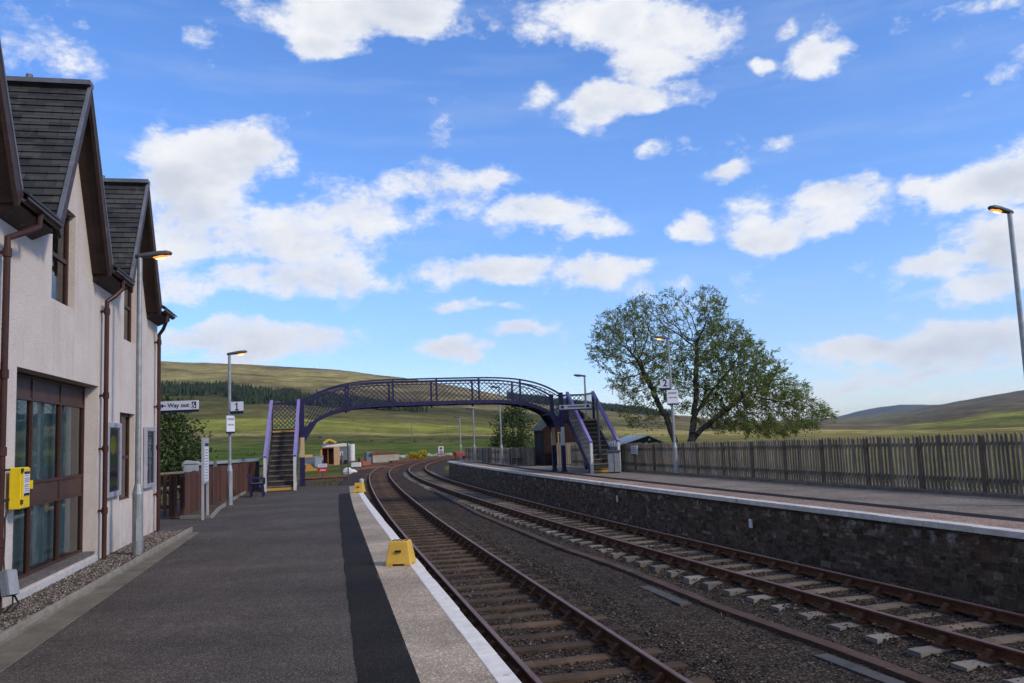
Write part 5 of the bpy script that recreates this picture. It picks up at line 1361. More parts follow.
# ------------------------------------------------------------------ hut, shed, bin, bench
HA = .27
t = thing('waiting_hut', 'dark brown timber waiting hut with a mossy roof behind the footbridge', 'hut', (1.50, 45.3, 0), .17)
w_, d_, ez, rz_ = 3.1, 2.7, 1.98, 3.25
m = MB()
for k in range(14):                                             # gable boards facing the platform
    x0, x1 = .14+(w_-.14)*k/14, .14+(w_-.14)*(k+1)/14-.006
    zz = lambda x: ez+(rz_-ez)*(1-abs(x-w_/2)/(w_/2))
    m.add([(x0,0,0),(x1,0,0),(x1,0,zz(x1)-.04),(x0,0,zz(x0)-.04),(x0,.05,0),(x1,.05,0),(x1,.05,zz(x1)-.04),(x0,.05,zz(x0)-.04)], [(0,1,2,3),(7,6,5,4),(0,4,5,1),(1,5,6,2),(2,6,7,3),(3,7,4,0)])
m.box(0, .14, 0, .14, 0, ez); m.box(0, .05, .14, d_, 0, ez); m.box(w_-.05, w_, .05, d_, 0, ez); m.box(.05, w_-.05, d_-.05, d_, 0, ez)
m.build('wall', MT['hut'], t)
MB().add([(.05,d_-.03,ez),(w_-.05,d_-.03,ez),(w_/2,d_-.03,rz_-.05)], [(0,1,2)]).build('back_gable', MT['hut'], t)
MB().box(-.012, .0, .5, 1.6, .05, 1.85).build('doorway_shade', MT['dark'], t)  # flat near-black sheet on the wall, painted shade of the open door
for sg in (-1, 1):
    xe = w_/2+sg*(w_/2+.18); ze = ez-.09
    q = [(w_/2, rz_), (xe, ze), (xe, ze+.06), (w_/2, rz_+.07)]
    MB().prism(q if sg > 0 else q[::-1], 'y', -.22, d_+.2).build('roof_slope', MT['hutroof'], t)
    q = [(w_/2, rz_-.08), (xe, ze-.08), (xe, ze+.03), (w_/2, rz_+.03)]
    MB().prism(q if sg > 0 else q[::-1], 'y', -.26, -.225).build('bargeboard', MT['hut'], t)
wn = MB(); wn.box(.78, 1.16, -.02, .0, .95, 1.78); wo = wn.build('window', MT['cream'], t)
MB().quad((.82,-.022,.99), (1.12,-.022,.99), (1.12,-.022,1.74), (.82,-.022,1.74)).build('pane', MT['glass'], wo)
# front screen fence of the hut
t = thing('screen_fence', 'short grey board screen standing in front of the dark waiting hut', 'fence', (2.15, 44.9, 0), HA+.1)
m = MB()
for k in range(17): m.box(k*.12, k*.12+.105, -.015, .015, .03, 1.2+random.uniform(-.02, .02))
m.build('boards', MT['fence'], t); m = MB(); m.box(0, 2.04, .016, .06, .3, .38); m.box(0, 2.04, .016, .06, .95, 1.03); m.build('rail', MT['fence'], t)

t = thing('small_shed', 'small dark shed with a pale sheet roof just behind the picket fence', 'shed', (5.35, 37.6, 0), HA)
w_, d_ = 2.2, 2.0
MB().box(-.85, w_-.85, 0, d_, 0, 1.05).build('wall', MT['darkgreen'], t)
m = MB(); m.add([(-.85,-.003,1.05),(w_-.85,-.003,1.05),(w_/2-.85+.35,-.003,1.42)], [(0,1,2)]); m.add([(-.85,d_,1.05),(w_-.85,d_,1.05),(w_/2-.85+.35,d_,1.42)], [(0,2,1)]); m.build('gable', MT['darkgreen'], t)
ap = w_/2-.5
for x0, x1, zz0, zz1 in ((-1.0, ap, 1.03, 1.44), (w_-.7, ap, 1.05, 1.44)):
    q = [(x0,zz0),(x1,zz1),(x1,zz1+.04),(x0,zz0+.04)]
    MB().prism(q if x0 < x1 else q[::-1], 'y', -.12, d_+.1).build('roof_slope', MT['shedroof'], t)
MB().tube([(ap+.08, -.02, 1.27), (ap+.08, -.008, 1.27)], .05, 10).build('vent', MT['offwhite'], t)
# notice on the fence
t = thing('fence_notice', 'white square notice fixed on the picket fence near the litter bin', 'notice', (5.02, 35.75, .66), -1.22)
MB().box(-.28, .28, -.012, .012, 0, .42).build('board', MT['signwhite'], t)
m = MB(); m.box(-.28, .28, -.0145, -.0125, 0, .05); m.build('base_stripe', MT['navy'], t)
m = MB()
for z in (.12, .18, .24, .3): m.box(-.22, .2, -.0145, -.0125, z, z+.022)
m.build('lettering', MT['ink'], t)
t = thing('litter_bin', 'grey steel litter bin with a dark hood at the foot of the right stairs', 'bin', (4.02, 34.8, 0), -.1)
MB().box(-.25, .25, -.2, .2, .04, .82).build('body', MT['binm'], t, bevel=.02)
MB().box(-.012, .012, -.207, -.195, .06, .80).build('door_gap', MT['black'], t)
m = MB(); m.box(-.28, .28, -.23, .23, .88, .93); m.box(-.26, .26, -.21, .21, .82, .88); m.build('hood', MT['lamphead'], t)
MB().box(-.22, .22, -.17, .17, 0, .04).build('foot', MT['black'], t)
t = thing('slatted_bench', 'grey slatted seat against the fence at the far platform lamp post', 'bench', (.05, 48.15, 0), -1.30)
m = MB()
for k in range(4): m.box(-.75, .75, -.2+k*.1, -.12+k*.1, .42, .45)
m.build('seat', MT['fence'], t)
m = MB()
for k in range(3): m.box(-.75, .75, .22, .25, .52+k*.13, .61+k*.13)
m.build('backrest', MT['fence'], t)
for x in (-.6, .6):
    m = MB(); m.box(x-.03, x+.03, -.18, -.12, 0, .42); m.box(x-.03, x+.03, .18, .24, 0, .85); m.build('leg', MT['lamphead'], t)
t = thing('red_barrow', 'small red barrow by the last lamp post of the far platform', 'barrow', (-4.35, 64.2, 0), .4)
MB().prism([(-.35,.3),(.35,.3),(.5,.62),(-.45,.62)], 'y', -.28, .28).build('tray', MT['red'], t); MB().tube([(.4,-.04,.17),(.4,.04,.17)], .17, 12).build('wheel', MT['tyre'], t)
m = MB(); m.bar((-.3,-.2,.3), (-.35,-.2,0), .04, .04); m.bar((-.3,.2,.3), (-.35,.2,0), .04, .04); m.build('leg', MT['lamphead'], t)

# ------------------------------------------------------------------ trees
def leaf_mesh(P, D, S, wid=.42):
    """a pointed leaf (quad) at each point"""
    n = len(P); P = np.array(P); D = np.array(D); S = np.array(S)[:, None]
    r = rng.normal(size=(n, 3)); side = np.cross(D, r); side /= np.linalg.norm(side, axis=1)[:, None]+1e-9
    a = P; b = P+D*S*.45+side*S*wid*.5; c = P+D*S; d = P+D*S*.45-side*S*wid*.5
    v = np.stack([a, b, c, d], 1).reshape(-1, 3); f = np.arange(4*n).reshape(-1, 4)
    return v, f
def mesh_obj(name, v, f, mat, parent=None, loc=(0,0,0)):
    me = bpy.data.meshes.new(name); me.from_pydata(v.tolist(), [], f.tolist()); me.materials.append(mat); me.update()
    o = bpy.data.objects.new(name, me); COL.objects.link(o); o.location = loc
    if parent: o.parent = parent
    return o
def grow_tree(base, trunks, attract, step=.15, kill=.25, infl=1.2, iters=170):
    """space colonisation: branches reach for points spread through the crown"""
    nodes = [np.array(p, float) for tr in trunks for p in tr]; parent = []
    i = 0
    for tr in trunks:
        for k in range(len(tr)): parent.append(i-1 if k else -1); i += 1
    A = np.array(attract); nod = np.array(nodes)
    d = np.linalg.norm(A[:, None]-nod[None], axis=2); near = d.argmin(1); nd = d.min(1); alive = np.ones(len(A), bool)
    for it in range(iters):
        act = alive & (nd < infl)
        if not act.any():
            if it < 60: infl *= 1.3; continue
            break
        new = []; par = []
        for j in np.unique(near[act]):
            pts_ = A[act & (near == j)]; v = pts_-nod[j]; v /= np.linalg.norm(v, axis=1)[:, None]+1e-9
            dr = v.mean(0)+rng.normal(0, .14, 3)+np.array((0, 0, .04)); dr /= np.linalg.norm(dr)+1e-9
            new.append(nod[j]+dr*step); par.append(j)
        o = len(nod); nod = np.concatenate([nod, np.array(new)]); parent += par
        dn = np.linalg.norm(A[:, None]-np.array(new)[None], axis=2); k = dn.argmin(1); m = dn.min(1); up = m < nd
        near[up] = o+k[up]; nd[up] = m[up]; alive &= nd > kill
    return nod, np.array(parent)
def branch_mesh(nod, par, rtip=.006, expo=2.35, rmax=.3):
    n = len(nod); w = np.zeros(n); ch = [[] for _ in range(n)]
    for i in range(n):
        if par[i] >= 0: ch[par[i]].append(i)
    for i in range(n-1, -1, -1):
        w[i] = rtip**expo if not ch[i] else sum(w[c] for c in ch[i])
    r = np.minimum(w**(1/expo), rmax)
    m = MB()
    for i in range(n):
        j = par[i]
        if j < 0: continue
        ns_ = 8 if r[i] > .05 else 5 if r[i] > .018 else 3
        r0 = min(r[j], r[i]*1.35)
        m.tube([nod[j], nod[i]], [r0, r[i]], ns_, cap=False)
    return m, r, ch
# the big ash-like tree behind the picket fence
TP = (7.1, 36.3, -.3)
def atY(px, py, Y):
    d = ray(px, py); return CAM+d*(Y/d[1])
blobs = [(636,335,48,32,1.0),(612,350,28,24,.8),(652,316,40,22,1.0),(655,350,40,34,1.0),(688,318,34,26,.75),(706,306,26,18,.45),(672,300,20,12,.35),
         (690,350,40,36,1.0),(722,345,32,28,.95),(740,362,32,28,1.0),(758,382,36,26,1.15),(782,398,34,20,1.1),(806,410,26,10,.8),(824,414,14,5,.4),
         (735,392,44,32,1.1),(765,424,46,12,.9),(800,424,24,8,.5),(655,380,40,24,.8),(630,385,26,16,.55),(692,388,32,26,.7),(640,414,24,18,.35),(718,416,30,16,.5)]
att = []
for (px, py, rx, ry, wgt) in blobs:
    for _ in range(int(430*wgt*math.sqrt(rx*ry)/35)):
        while True:
            q = rng.uniform(-1, 1, 3)
            if q@q < 1: break
        dep = 36.3+q[1]*rx*.0434*1.15+(q[0]*.2)
        p = atY(px+q[0]*rx, py+q[2]*ry, 36.3); p = p+np.array((0, dep-36.3, 0)); att.append(p-np.array(TP))
P = lambda px, py, dy=0: tuple(atY(px, py, 36.3)-np.array(TP)+np.array((0, dy, 0)))
tr1 = [(-.30,.1,-.1), P(679,455), P(675,440,.1), P(668,420,.2), P(660,405,.2), P(654,392,.1), P(648,380), P(640,366,-.2)]
tr2 = [(.35,0,-.1), P(692,460), P(691,445,-.1), P(692,430,-.1), P(694,412), P(696,395), P(697,378,.2), P(698,360,.3), P(699,340,.3)]
tr3 = [P(692,440,-.05), P(702,428,-.2), P(714,418,-.4), P(726,408,-.5), P(738,398,-.5), P(750,388,-.4)]
tr4 = [P(693,420,0), P(705,402,.3), P(720,385,.6), P(735,368,.8)]
def dense(tr, n=4):
    out = []
    for a_, b_ in zip(tr[:-1], tr[1:]):
        for k in range(n): out.append(tuple(np.array(a_)+(np.array(b_)-np.array(a_))*k/n+(rng.normal(0, .02, 3) if k else 0)))
    return out+[tr[-1]]
trs = [dense(tr1), dense(tr2)]
nod, par = grow_tree(TP, [dense(tr1), dense(tr2), dense(tr3), dense(tr4)], att)
# side limbs start on the second trunk: join their roots to its nearest node
cnts = [len(dense(x)) for x in (tr1, tr2, tr3, tr4)]; o2 = cnts[0]
for r_i in (cnts[0]+cnts[1], cnts[0]+cnts[1]+cnts[2]):
    par = par.copy(); par[r_i] = o2+int(np.linalg.norm(nod[o2:o2+cnts[1]]-nod[r_i], axis=1).argmin())
def topo(nod, par):                                   # order parents before children
    order = []; ch = {}
    for i, p in enumerate(par): ch.setdefault(p, []).append(i)
    st = list(ch.get(-1, []))
    while st:
        i = st.pop(); order.append(i); st += ch.get(i, [])
    inv = {o: k for k, o in enumerate(order)}
    return nod[order], np.array([inv[par[o]] if par[o] >= 0 else -1 for o in order])
nod, par = topo(nod, par)
tree = thing('spreading_tree', 'wide wind swept tree with sparse green leaves behind the picket fence', 'tree', TP)
m, rad, ch = branch_mesh(nod, par, .0066, 1.93, .34)
m.build('trunk', MT['bark'], tree, smooth=True)
LP, LD, LS = [], [], []
for i in range(len(nod)):
    if rad[i] > .016 or par[i] < 0: continue
    tip = not ch[i]; d = nod[i]-nod[par[i]]; d /= np.linalg.norm(d)+1e-9
    wx = nod[i][0]
    dens = (8 if tip else 3.0)*(1.5 if wx > 1.2 else .95)
    if -1.2 < wx < 1.2 and nod[i][2] > 5.6: dens *= .35
    for _ in range(rng.poisson(dens*.5)):               # feathery sprays: leaflets in pairs along a thin stalk
        ax = rng.normal(0, 1, 3)*.55+d*.8+np.array((.3, 0, -.15)); ax /= np.linalg.norm(ax)
        sd = np.cross(ax, rng.normal(0, 1, 3)); sd /= np.linalg.norm(sd)+1e-9; ln = rng.uniform(.14, .34); o_ = nod[i]+rng.normal(0, .05, 3); npair = int(ln/.055)+1
        for k in range(npair):
            c_ = o_+ax*ln*(k+.6)/npair+np.array((0, 0, -.04*(k/npair)**2))
            for sg in (-1, 1):
                q = ax*.55+sd*sg*.85+rng.normal(0, .25, 3); q /= np.linalg.norm(q); LP.append(c_); LD.append(q); LS.append(rng.uniform(.05, .10))
        LP.append(o_+ax*ln); LD.append(ax); LS.append(rng.uniform(.08, .12))
v, f = leaf_mesh(LP, LD, LS, .5); mesh_obj('crown', v, f, MT['leaf'], tree)

def bush(name, label, cat, base, blobs_, n, mat, size=(.08,.16), stems=6, group=None, h=1.5, clump=.16):
    t = thing(name, label, cat, base, 0, group)
    P_, D_, S_ = [], [], []; wts = np.array([b[3]*b[4]*b[5] for b in blobs_]); wts /= wts.sum()
    centres = []
    for k in range(max(20, n//26)):
        b = blobs_[rng.choice(len(blobs_), p=wts)]; q = rng.normal(size=3); q = q/np.linalg.norm(q)*rng.uniform(.35, 1)**.5
        centres.append((np.array(b[:3])+q*np.array(b[3:6]), q))
    for k in range(n):
        c, q = centres[rng.integers(len(centres))]
        P_.append(c+rng.normal(0, clump, 3)); dv = q*.7+rng.normal(0, .6, 3); dv /= np.linalg.norm(dv); D_.append(dv); S_.append(rng.uniform(*size))
    v, f = leaf_mesh(P_, D_, S_, .55); mesh_obj('foliage', v, f, mat, t)
    m = MB()
    for k in range(stems):
        c, q = centres[rng.integers(len(centres))]; a_ = np.array((c[0]*.15, c[1]*.15, 0)); mid = a_*.5+c*.5+np.array((0, 0, .1))
        m.tube([a_, mid, c], [.05*h/2, .03*h/2, .008], 5, cap=False)
    m.build('stem', MT['bark'], t)
    return t
bush('round_tree', 'round bushy green tree behind the far platform fence near the hut', 'tree', (-.2, 54.5, -.3), [(0,0,2.2,1.35,1.2,1.5), (-.5,.2,1.2,1.0,1.0,.9), (.6,0,1.3,.9,1,.9), (.1,0,3.3,.7,.7,.7)], 5200, MT['leafdark'], (.10,.2), 14, h=3, clump=.2)
bush('leafy_tree', 'dense dark green tree behind the brown fence beside the house', 'tree', (-15.6, 35, -.4), [(0,0,2.4,2.4,1.8,2.0), (1.2,0,1.6,1.5,1.4,1.4), (-1.5,.5,1.8,1.6,1.4,1.6), (.2,0,3.6,1.2,1,.9)], 9000, MT['leafdark'], (.12,.24), 14, h=4, clump=.25)

# ------------------------------------------------------------------ far woods
def forest(name, label, region, n, hs, seed):
    r = random.Random(seed); v = []; f = []
    k = 0
    for _ in range(n*3):
        if k >= n: break
        q = region(r)
        if q is None: continue
        x, y = q; z = ground_z(x, y)-.5; h = r.uniform(*hs)*(1+.35*mnoise.noise((x/45., y/45., 2))); w_ = h*r.uniform(.16, .24); k += 1
        for (za, zb_, ra) in ((.05, .6, 1.0), (.38, .84, .7), (.66, 1.0, .4)):
            o = len(v); a0 = r.uniform(0, 6.28)
            for q_ in range(6):
                rr = w_*ra*r.uniform(.75, 1.2); v.append((x+rr*math.cos(a0+q_*1.047), y+rr*math.sin(a0+q_*1.047), z+h*(za+r.uniform(-.03, .03))))
            v.append((x+r.uniform(-.1, .1)*w_, y, z+h*zb_))
            for q_ in range(6): f.append((o+q_, o+(q_+1) % 6, o+6))
    me = bpy.data.meshes.new(name); me.from_pydata(v, [], f); me.materials.append(MT['conifer']); me.update()
    o = bpy.data.objects.new(name, me); COL.objects.link(o); return tag(o, label, 'forest', kind='stuff')
def reg_left(r):
    px = r.uniform(60, 425); d = r.uniform(985, 1370)
    lo = np.interp(px, [60, 160, 222, 237, 320, 425], [1170, 1170, 1190, 1015, 1010, 1060]); hi = np.interp(px, [60, 160, 220, 237, 320, 380, 425], [1460, 1450, 1390, 1290, 1230, 1160, 1080])
    hi += 40*mnoise.noise((px/25, 0, 1)); lo += 35*mnoise.noise((px/18, 4, 1))
    if not lo < d < hi: return None
    if mnoise.noise((px/14., d/30., 3.3)) > .26: return None
    if ((px-330)/22)**2+((d-1060)/28)**2 < 1: return None
    a_ = math.atan((px-512)/FPX); return d*math.sin(a_), d*math.cos(a_)
forest('conifer_forest', 'dark conifer plantation in a band across the left hillside', reg_left, 3800, (7, 15), 3)
def reg_right(r):
    px = r.uniform(505, 668); d = r.uniform(2100, 2560)
    lo = np.interp(px, [505, 560, 668], [2250, 2150, 2200]); hi = np.interp(px, [505, 540, 600, 668], [2480, 2560, 2520, 2330])
    if not lo < d < hi: return None
    a_ = math.atan((px-512)/FPX); return d*math.sin(a_), d*math.cos(a_)
forest('distant_wood', 'far dark wood along the hill crest behind the right stairs', reg_right, 2600, (14, 22), 5)

# ------------------------------------------------------------------ yard beyond the platform
def place(px, d_, dz=0):
    a_ = math.atan2(*(ray(px, 450)[[0, 1]])); x, y = d_*math.sin(a_), d_*math.cos(a_)
    return (x, y, ground_z(x, y)+dz)
t = thing('red_notice', 'red and white warning board on a thin post beyond the platform end', 'sign', (-12.9, 55.6, -1.3), .1)
MB().tube([(0,0,0), (0,0,1.9)], .035, 6).build('post', MT['lamphead'], t)
MB().box(-.31, .31, -.06, -.035, 1.05, 1.42).build('red_panel', MT['red'], t); MB().box(-.29, .29, -.065, -.035, 1.43, 1.66).build('white_panel', MT['signwhite'], t)
m = MB()
for z in (1.5, 1.57): m.box(-.22, .22, -.0675, -.0655, z, z+.03)
m.build('lettering', MT['ink'], t)
m = MB(); m.box(-.2, .2, -.063, -.061, 1.2, 1.23); m.box(-.15, .2, -.063, -.061, 1.27, 1.30); m.build('lettering', MT['signwhite'], t)
for (x, y, h, lab) in ((-12.2, 60.5, 3.0, 'taller bare grey pole beyond the platform end beside the red board'), (-12.85, 61.5, 2.3, 'shorter thin grey pole beyond the platform end beside the red board')):
    t = thing('grey_pole', lab, 'pole', (x, y, -1.35), 0, 'grey poles beyond the platform end'); MB().tube([(0,0,0), (0,0,h)], .05, 8).build('shaft', MT['lamphead'], t); MB().tube([(0,0,h), (0,0,h+.05)], [.06, .02], 8).build('cap', MT['lamphead'], t)
c = place(330, 116)
t = thing('orange_container', 'orange open fronted container with a peach end panel in the yard', 'container', c, .15)
m = MB(); m.box(-1.1, .5, -.05, 2.4, 0, .12); m.box(-1.1, .5, -.05, 2.4, 2.3, 2.42); m.box(-1.1, -1.02, -.05, 2.4, .12, 2.3); m.box(-1.02, .5, 2.3, 2.4, .12, 2.3); m.box(-.35, -.25, .2, 2.3, .12, 2.3); m.build('shell', MT['orange'], t)
MB().box(.5, 1.15, -.1, 2.4, 0, 2.42).build('end_panel', MT['peach'], t)
c = place(344, 118)
t = thing('white_van_body', 'pale grey van body with a white rounded roof standing beside the orange container', 'van body', c, .1)
MB().box(-.85, .35, 0, 3.4, .25, 2.2).build('body', MT['midgrey'], t); MB().prism([(-3.0,2.45),(.45,2.45),(.45,2.75),(-.4,2.85),(-2.2,2.7)], 'y', -.1, 3.5).build('roof', MT['offwhite'], t)
MB().tube([(.95,1.2,.4), (.95,1.2,2.7)], .42, 14).build('tank', MT['offwhite'], t)
for x in (-.6, .2): MB().tube([(x,-.08,.3), (x,.12,.3)], .3, 10).build('wheel', MT['tyre'], t)
MB().box(-.55, -.15, -.015, 0, 1.2, 1.75).build('window', MT['signwhite'], t)
for (px, d_, w_, h_, mt, lab) in ((308, 110, 2.0, 1.25, 'midgrey', 'blue grey equipment cabinet at the left of the yard'), (318.5, 108, .9, 1.35, 'palegrey', 'narrow pale grey cabinet beside the orange container')):
    t = thing('equipment_cabinet', lab, 'cabinet', place(px, d_), .1, 'grey cabinets in the yard')
    MB().box(-w_/2, w_/2, 0, .9, .05, h_).build('case', MT[mt], t); MB().box(-w_/2-.05, w_/2+.05, -.06, .95, h_, h_+.07).build('lid', MT['palegrey'], t)
    MB().box(-w_/2+.1, -.03, -.015, 0, .15, h_-.1).build('door', MT[mt], t); MB().box(.03, w_/2-.1, -.015, 0, .15, h_-.1).build('door', MT[mt], t)
t = thing('yellow_beam', 'long yellow lifting beam resting on top of the blue grey cabinet', 'beam', (place(306, 110)[0], place(306, 110)[1]+.3, place(306, 110)[2]+1.33), .1)
MB().box(-.9, .7, -.15, .15, 0, .28).build('bar', MT['yellow'], t); MB().box(-.9, -.75, -.2, .2, .28, .45).build('bracket', MT['yellow'], t)
t = thing('digger_bucket', 'yellow digger bucket lying on the grass beside the cabinets', 'digger bucket', place(311, 96), .3)
m = MB(); m.prism([(-.7,0),(.6,0),(.65,.2),(.2,.35),(-.1,.75),(-.5,.7)], 'y', -.4, .4); m.build('bucket', MT['gold'], t); m = MB(); m.bar((-.2,0,.65), (-.8,0,.8), .15, .2); m.build('arm', MT['gold'], t)
t = thing('yellow_digger', 'yellow digger boom showing above the white roof in the yard', 'digger', place(329, 128), .2)
m = MB(); m.bar((-.8,0,3.0), (.1,0,3.5), .3, .35); m.bar((.1,0,3.5), (1.1,0,3.0), .25, .3); m.build('boom', MT['yellow'], t); MB().box(-1.2, .4, -.7, .7, .8, 2.0).build('body', MT['yellow'], t); MB().box(-1.0, .0, -.6, .6, 2.0, 2.9).build('cab', MT['midgrey'], t)
for yq in (-.8, .55): MB().box(-1.4, 1.4, yq, yq+.25, 0, .8).build('track', MT['tyre'], t)
def lumps(name, label, cat, c, items, mat, kind=None, group=None):
    m = MB()
    for (x, y, z, rx, ry, rz_) in items:
        n1_, n2_ = 8, 6; o = len(m.v)
        for i in range(n2_+1):
            th = math.pi*i/n2_
            for j in range(n1_):
                a_ = 2*math.pi*j/n1_; k = 1+.25*mnoise.noise((x+i*.9, y+j*.8, z+3)); m.v.append((x+rx*k*math.sin(th)*math.cos(a_), y+ry*k*math.sin(th)*math.sin(a_), z+rz_*k*math.cos(th)))
        for i in range(n2_):
            for j in range(n1_): m.f.append((o+i*n1_+j, o+(i+1)*n1_+j, o+(i+1)*n1_+(j+1) % n1_, o+i*n1_+(j+1) % n1_)); m.m.append(0)
    o = m.build(name, mat, loc=c); tag(o, label, cat, group, kind); return o
lumps('white_sack', 'upright white sack in the grass by the grey poles, the taller one', 'sack', place(347.5, 80), [(0,0,.28,.5,.35,.42)], MT['offwhite'], group='white sacks in the yard')
lumps('white_sack', 'slumped white sack in the grass by the grey poles, the lower one', 'sack', place(352, 80.5), [(0,0,.2,.5,.4,.3)], MT['offwhite'], group='white sacks in the yard')
t = thing('block_store', 'long low block walled store with a rusty brown roof beside the sidings', 'store', place(384, 118), .32)
MB().box(-1.6, 2.1, 0, 3, 0, 1.15).build('wall', MT['blockwall'], t); m = MB(); m.prism([(-1.9,1.15),(2.3,1.2),(2.2,1.35),(-1.0,1.6),(-1.9,1.35)], 'y', -.15, 3.2); m.build('roof', MT['rustpile'], t)
MB().box(-2.4, -1.6, .2, 2.6, 0, 1.5).build('side_lean_to', MT['midgrey'], t)
for (px, d_, ln, ang, hh, lab) in ((385, 95, 6.0, .95, .22, 'stack of rusty rails lying on the ground in front of the block store'), (372, 88, 4.0, .8, .3, 'short heap of rusty scrap rails left of the near track'), (403, 112, 5.0, .9, .35, 'rusty red scrap heap beyond the bend beside the gorse'), (330, 74, 9, .55, .12, 'long rusty siding rail crossing the grass behind the red board')):
    t = thing('rail_stack', lab, 'scrap rails', place(px, d_), ang, 'rusty rails and scrap in the yard'); m = MB()
    for k in range(9): m.bar((-ln/2+random.uniform(-.5, .5), -.5+k*.12, .06+hh*random.random()), (ln/2+random.uniform(-.5, .5), -.5+k*.12+random.uniform(-.2, .2), .06+hh*random.random()), .09, .1)
    m.build('rails', MT['rustpile'], t); m = MB()
    for x in (-ln/3, ln/3): m.box(x-.1, x+.1, -.7, .8, -.06, .06)
    m.build('bearer', MT['sleeper'], t)
t = thing('rock_row', 'low row of pale rubble rocks along the field edge beyond the track', 'rocks', place(404, 150)); t['kind'] = 'stuff'
bpy.data.objects.remove(t)
lumps('rubble', 'pale rubble stones strewn along the edge of the green field', 'rubble', place(402, 140), [(random.uniform(-4, 8), random.uniform(-1, 5), .15, random.uniform(.2, .5), .3, random.uniform(.15, .4)) for _ in range(34)], MT['rock'], 'stuff')
bush('gorse_bush', 'bright yellow gorse bush in flower by the bend in the track', 'bush', place(421, 128), [(0,0,.5,.75,.6,.6), (-.8,.2,.35,.5,.5,.4)], 1000, MT['gorse'], (.14,.26), 4, 'gorse bushes')
bush('gorse_bush', 'small yellow gorse clump left of the flowering one', 'bush', place(412, 132), [(0,0,.4,.7,.6,.5)], 700, MT['gorse'], (.14,.26), 4, 'gorse bushes')
t = thing('track_sign', 'small white railway sign with a blue panel beside the bend', 'sign', place(441, 104), .1)
MB().tube([(0,0,0), (0,0,1.0)], .05, 6).build('post', MT['lamphead'], t); MB().box(-.32, .32, -.06, -.03, 1.2, 2.05).build('board', MT['offwhite'], t); MB().box(-.22, .22, -.065, -.0605, 1.24, 1.52).build('blue_panel', MT['lilac'], t); MB().tube([(0,-.068,1.78), (0,-.0605,1.78)], .17, 12).build('disc', MT['lamphead'], t)
MB().box(-.5, .5, -.05, 0, 1.0, 1.16).build('stripe', MT['orange'], t)
t = thing('parked_car', 'tiny blue car parked on the road across the field', 'car', place(321, 400, .0), .1)
MB().prism([(-2.1,.3),(2.1,.3),(2.1,.85),(1.2,.95),(.6,1.45),(-.9,1.45),(-1.5,.95),(-2.1,.9)], 'y', -.85, .85).build('body', MT['carblue'], t, bevel=.05)
MB().prism([(1.05,.97),(.55,1.40),(-.85,1.40),(-1.35,.97)], 'y', -.87, .87).build('window', MT['dark'], t)
for x in (-1.3, 1.3):
    for yq in (-.9, .7): MB().tube([(x,yq,.32), (x,yq+.2,.32)], .32, 12).build('wheel', MT['tyre'], t)
# power line poles across the fields
for k, (px, d_) in enumerate(((412, 380), (448, 420), (470, 470))):
    t = thing('power_pole', ['nearest thin timber pole standing in the green field beyond the track', 'middle thin timber pole standing in the green field', 'farthest thin timber pole standing in the green field'][k], 'pole', place(px, d_), .3, 'poles in the green field')
    MB().tube([(0,0,0), (0,0,8.5)], [.16, .12], 6).build('shaft', MT['fence'], t); MB().box(-.9, .9, -.06, .06, 7.9, 8.05).build('crossarm', MT['fence'], t)
# field walls and scrub dots
def scrub(r_):
    px = r_.uniform(150, 660); d_ = r_.uniform(150, 900); a_ = math.atan((px-512)/FPX); return d_*math.sin(a_), d_*math.cos(a_)
r_ = random.Random(21); P_, D_, S_ = [], [], []
for _ in range(420):
    x, y = scrub(r_)
    if fb(x, y, 1/70., 3, 9.1) < .08: continue
    z = ground_z(x, y); big = r_.uniform(.35, 1.1)
    for k in range(26):
        q = rng.normal(0, 1, 3); q[2] = abs(q[2])*.6; P_.append((x+q[0]*big, y+q[1]*big, z+q[2]*big*.6)); dv = q/np.linalg.norm(q); D_.append(dv); S_.append(r_.uniform(.3, .6))
v, f = leaf_mesh(P_, D_, S_, .7); o = mesh_obj('scrub', v, f, MT['leafdark']); tag(o, 'scattered low scrub dotted over the green fields', 'scrub', kind='stuff')
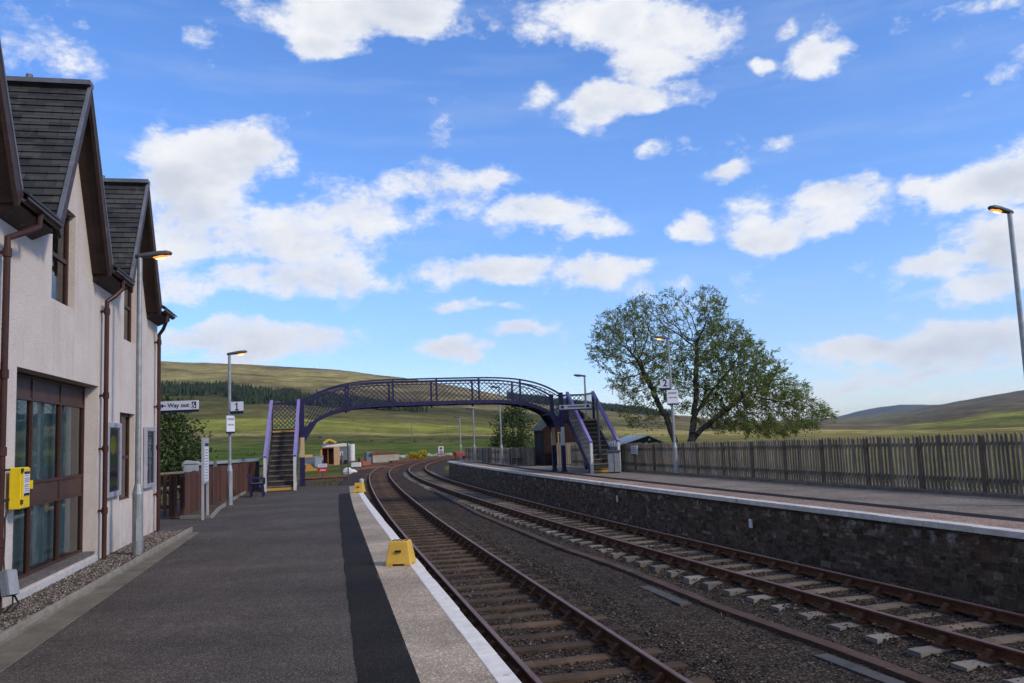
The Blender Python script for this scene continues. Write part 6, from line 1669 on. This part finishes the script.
# rough grass at the track side and platform end
r_ = random.Random(5); P_, D_, S_ = [], [], []
def tuft(x, y, z, n, s):
    for _ in range(n):
        q = np.array((r_.gauss(0, .35), r_.gauss(0, .35), 1.0)); q /= np.linalg.norm(q); P_.append((x+r_.gauss(0, .07), y+r_.gauss(0, .07), z)); D_.append(q); S_.append(r_.uniform(.5, 1)*s)
for _ in range(1500):
    x, y = r_.uniform(-30, -9), r_.uniform(37.5, 75)
    if x > at_y(E1, y)-1.6 or fb(x, y, 1/6., 3, 4.) < -.15: continue
    tuft(x, y, near_z(x, y)-.02, 9, .32)
for _ in range(120):
    y = r_.uniform(13, 60); x = r_.uniform(np.interp(y, YG, C1x)+1.5, np.interp(y, YG, C2x)-1.4)
    if fb(x, y, 1/3., 2, 2.) < .1: continue
    tuft(x, y, bed_z(x, y), 10, .10)
for _ in range(900):
    s_ = r_.uniform(3, plen(FL)-4); p = point_at(FL, s_); o_ = r_.uniform(.3, 3.5); x, y = p[0]+o_, p[1]+o_*.3
    tuft(x, y, near_z(x, y)-.02, 9, .35)
v, f = leaf_mesh(P_, D_, S_, .12); o = mesh_obj('grass', v, f, per_island('rough_grass', [(0, (.05,.065,.018)), (.6, (.10,.11,.035)), (1, (.2,.18,.08))], .8, transl=.25)); tag(o, 'rough grass tufts beside the track, the yard and the fence', 'grass', kind='stuff')

# ------------------------------------------------------------------ air
hz = MB().box(-11500, 11500, -11500, 11500, -420, 1300)
m = bpy.data.materials.new('air_haze'); m.use_nodes = True; nt = m.node_tree; nt.nodes.clear()
out = nt.nodes.new('ShaderNodeOutputMaterial'); pv = nt.nodes.new('ShaderNodeVolumePrincipled')
pv.inputs['Color'].default_value = (.56, .76, 1, 1); pv.inputs['Density'].default_value = HAZE; pv.inputs['Anisotropy'].default_value = .2
nt.links.new(pv.outputs[0], out.inputs['Volume'])
tag(hz.build('haze', m), 'thin pale blue air that fades the farthest hills', 'haze', kind='stuff')
t = thing('yard_crate', 'white crate lying in the yard grass right of the white sacks', 'crate', place(356, 100), 0.0, 'crates in the yard')
m = MB(); m.box(-.5, .5, -.4, .4, .1, .6); m.build('case', MT['offwhite'], t)
m = MB(); m.box(-.5, -.35, -.4, .4, 0, .1); m.box(.35, .5, -.4, .4, 0, .1); m.build('skid', MT['sleeper'], t)
t = thing('yard_crate', 'orange crate on the ground before the block store', 'crate', place(366, 104), 0.3, 'crates in the yard')
m = MB(); m.box(-.5, .5, -.4, .4, .1, .6); m.build('case', MT['orange'], t)
m = MB(); m.box(-.5, -.35, -.4, .4, 0, .1); m.box(.35, .5, -.4, .4, 0, .1); m.build('skid', MT['sleeper'], t)
t = thing('yard_crate', 'rusty crate on the ground behind the white crate', 'crate', place(362, 126), 0.6, 'crates in the yard')
m = MB(); m.box(-.5, .5, -.4, .4, .1, .6); m.build('case', MT['rustpile'], t)
m = MB(); m.box(-.5, -.35, -.4, .4, 0, .1); m.box(.35, .5, -.4, .4, 0, .1); m.build('skid', MT['sleeper'], t)
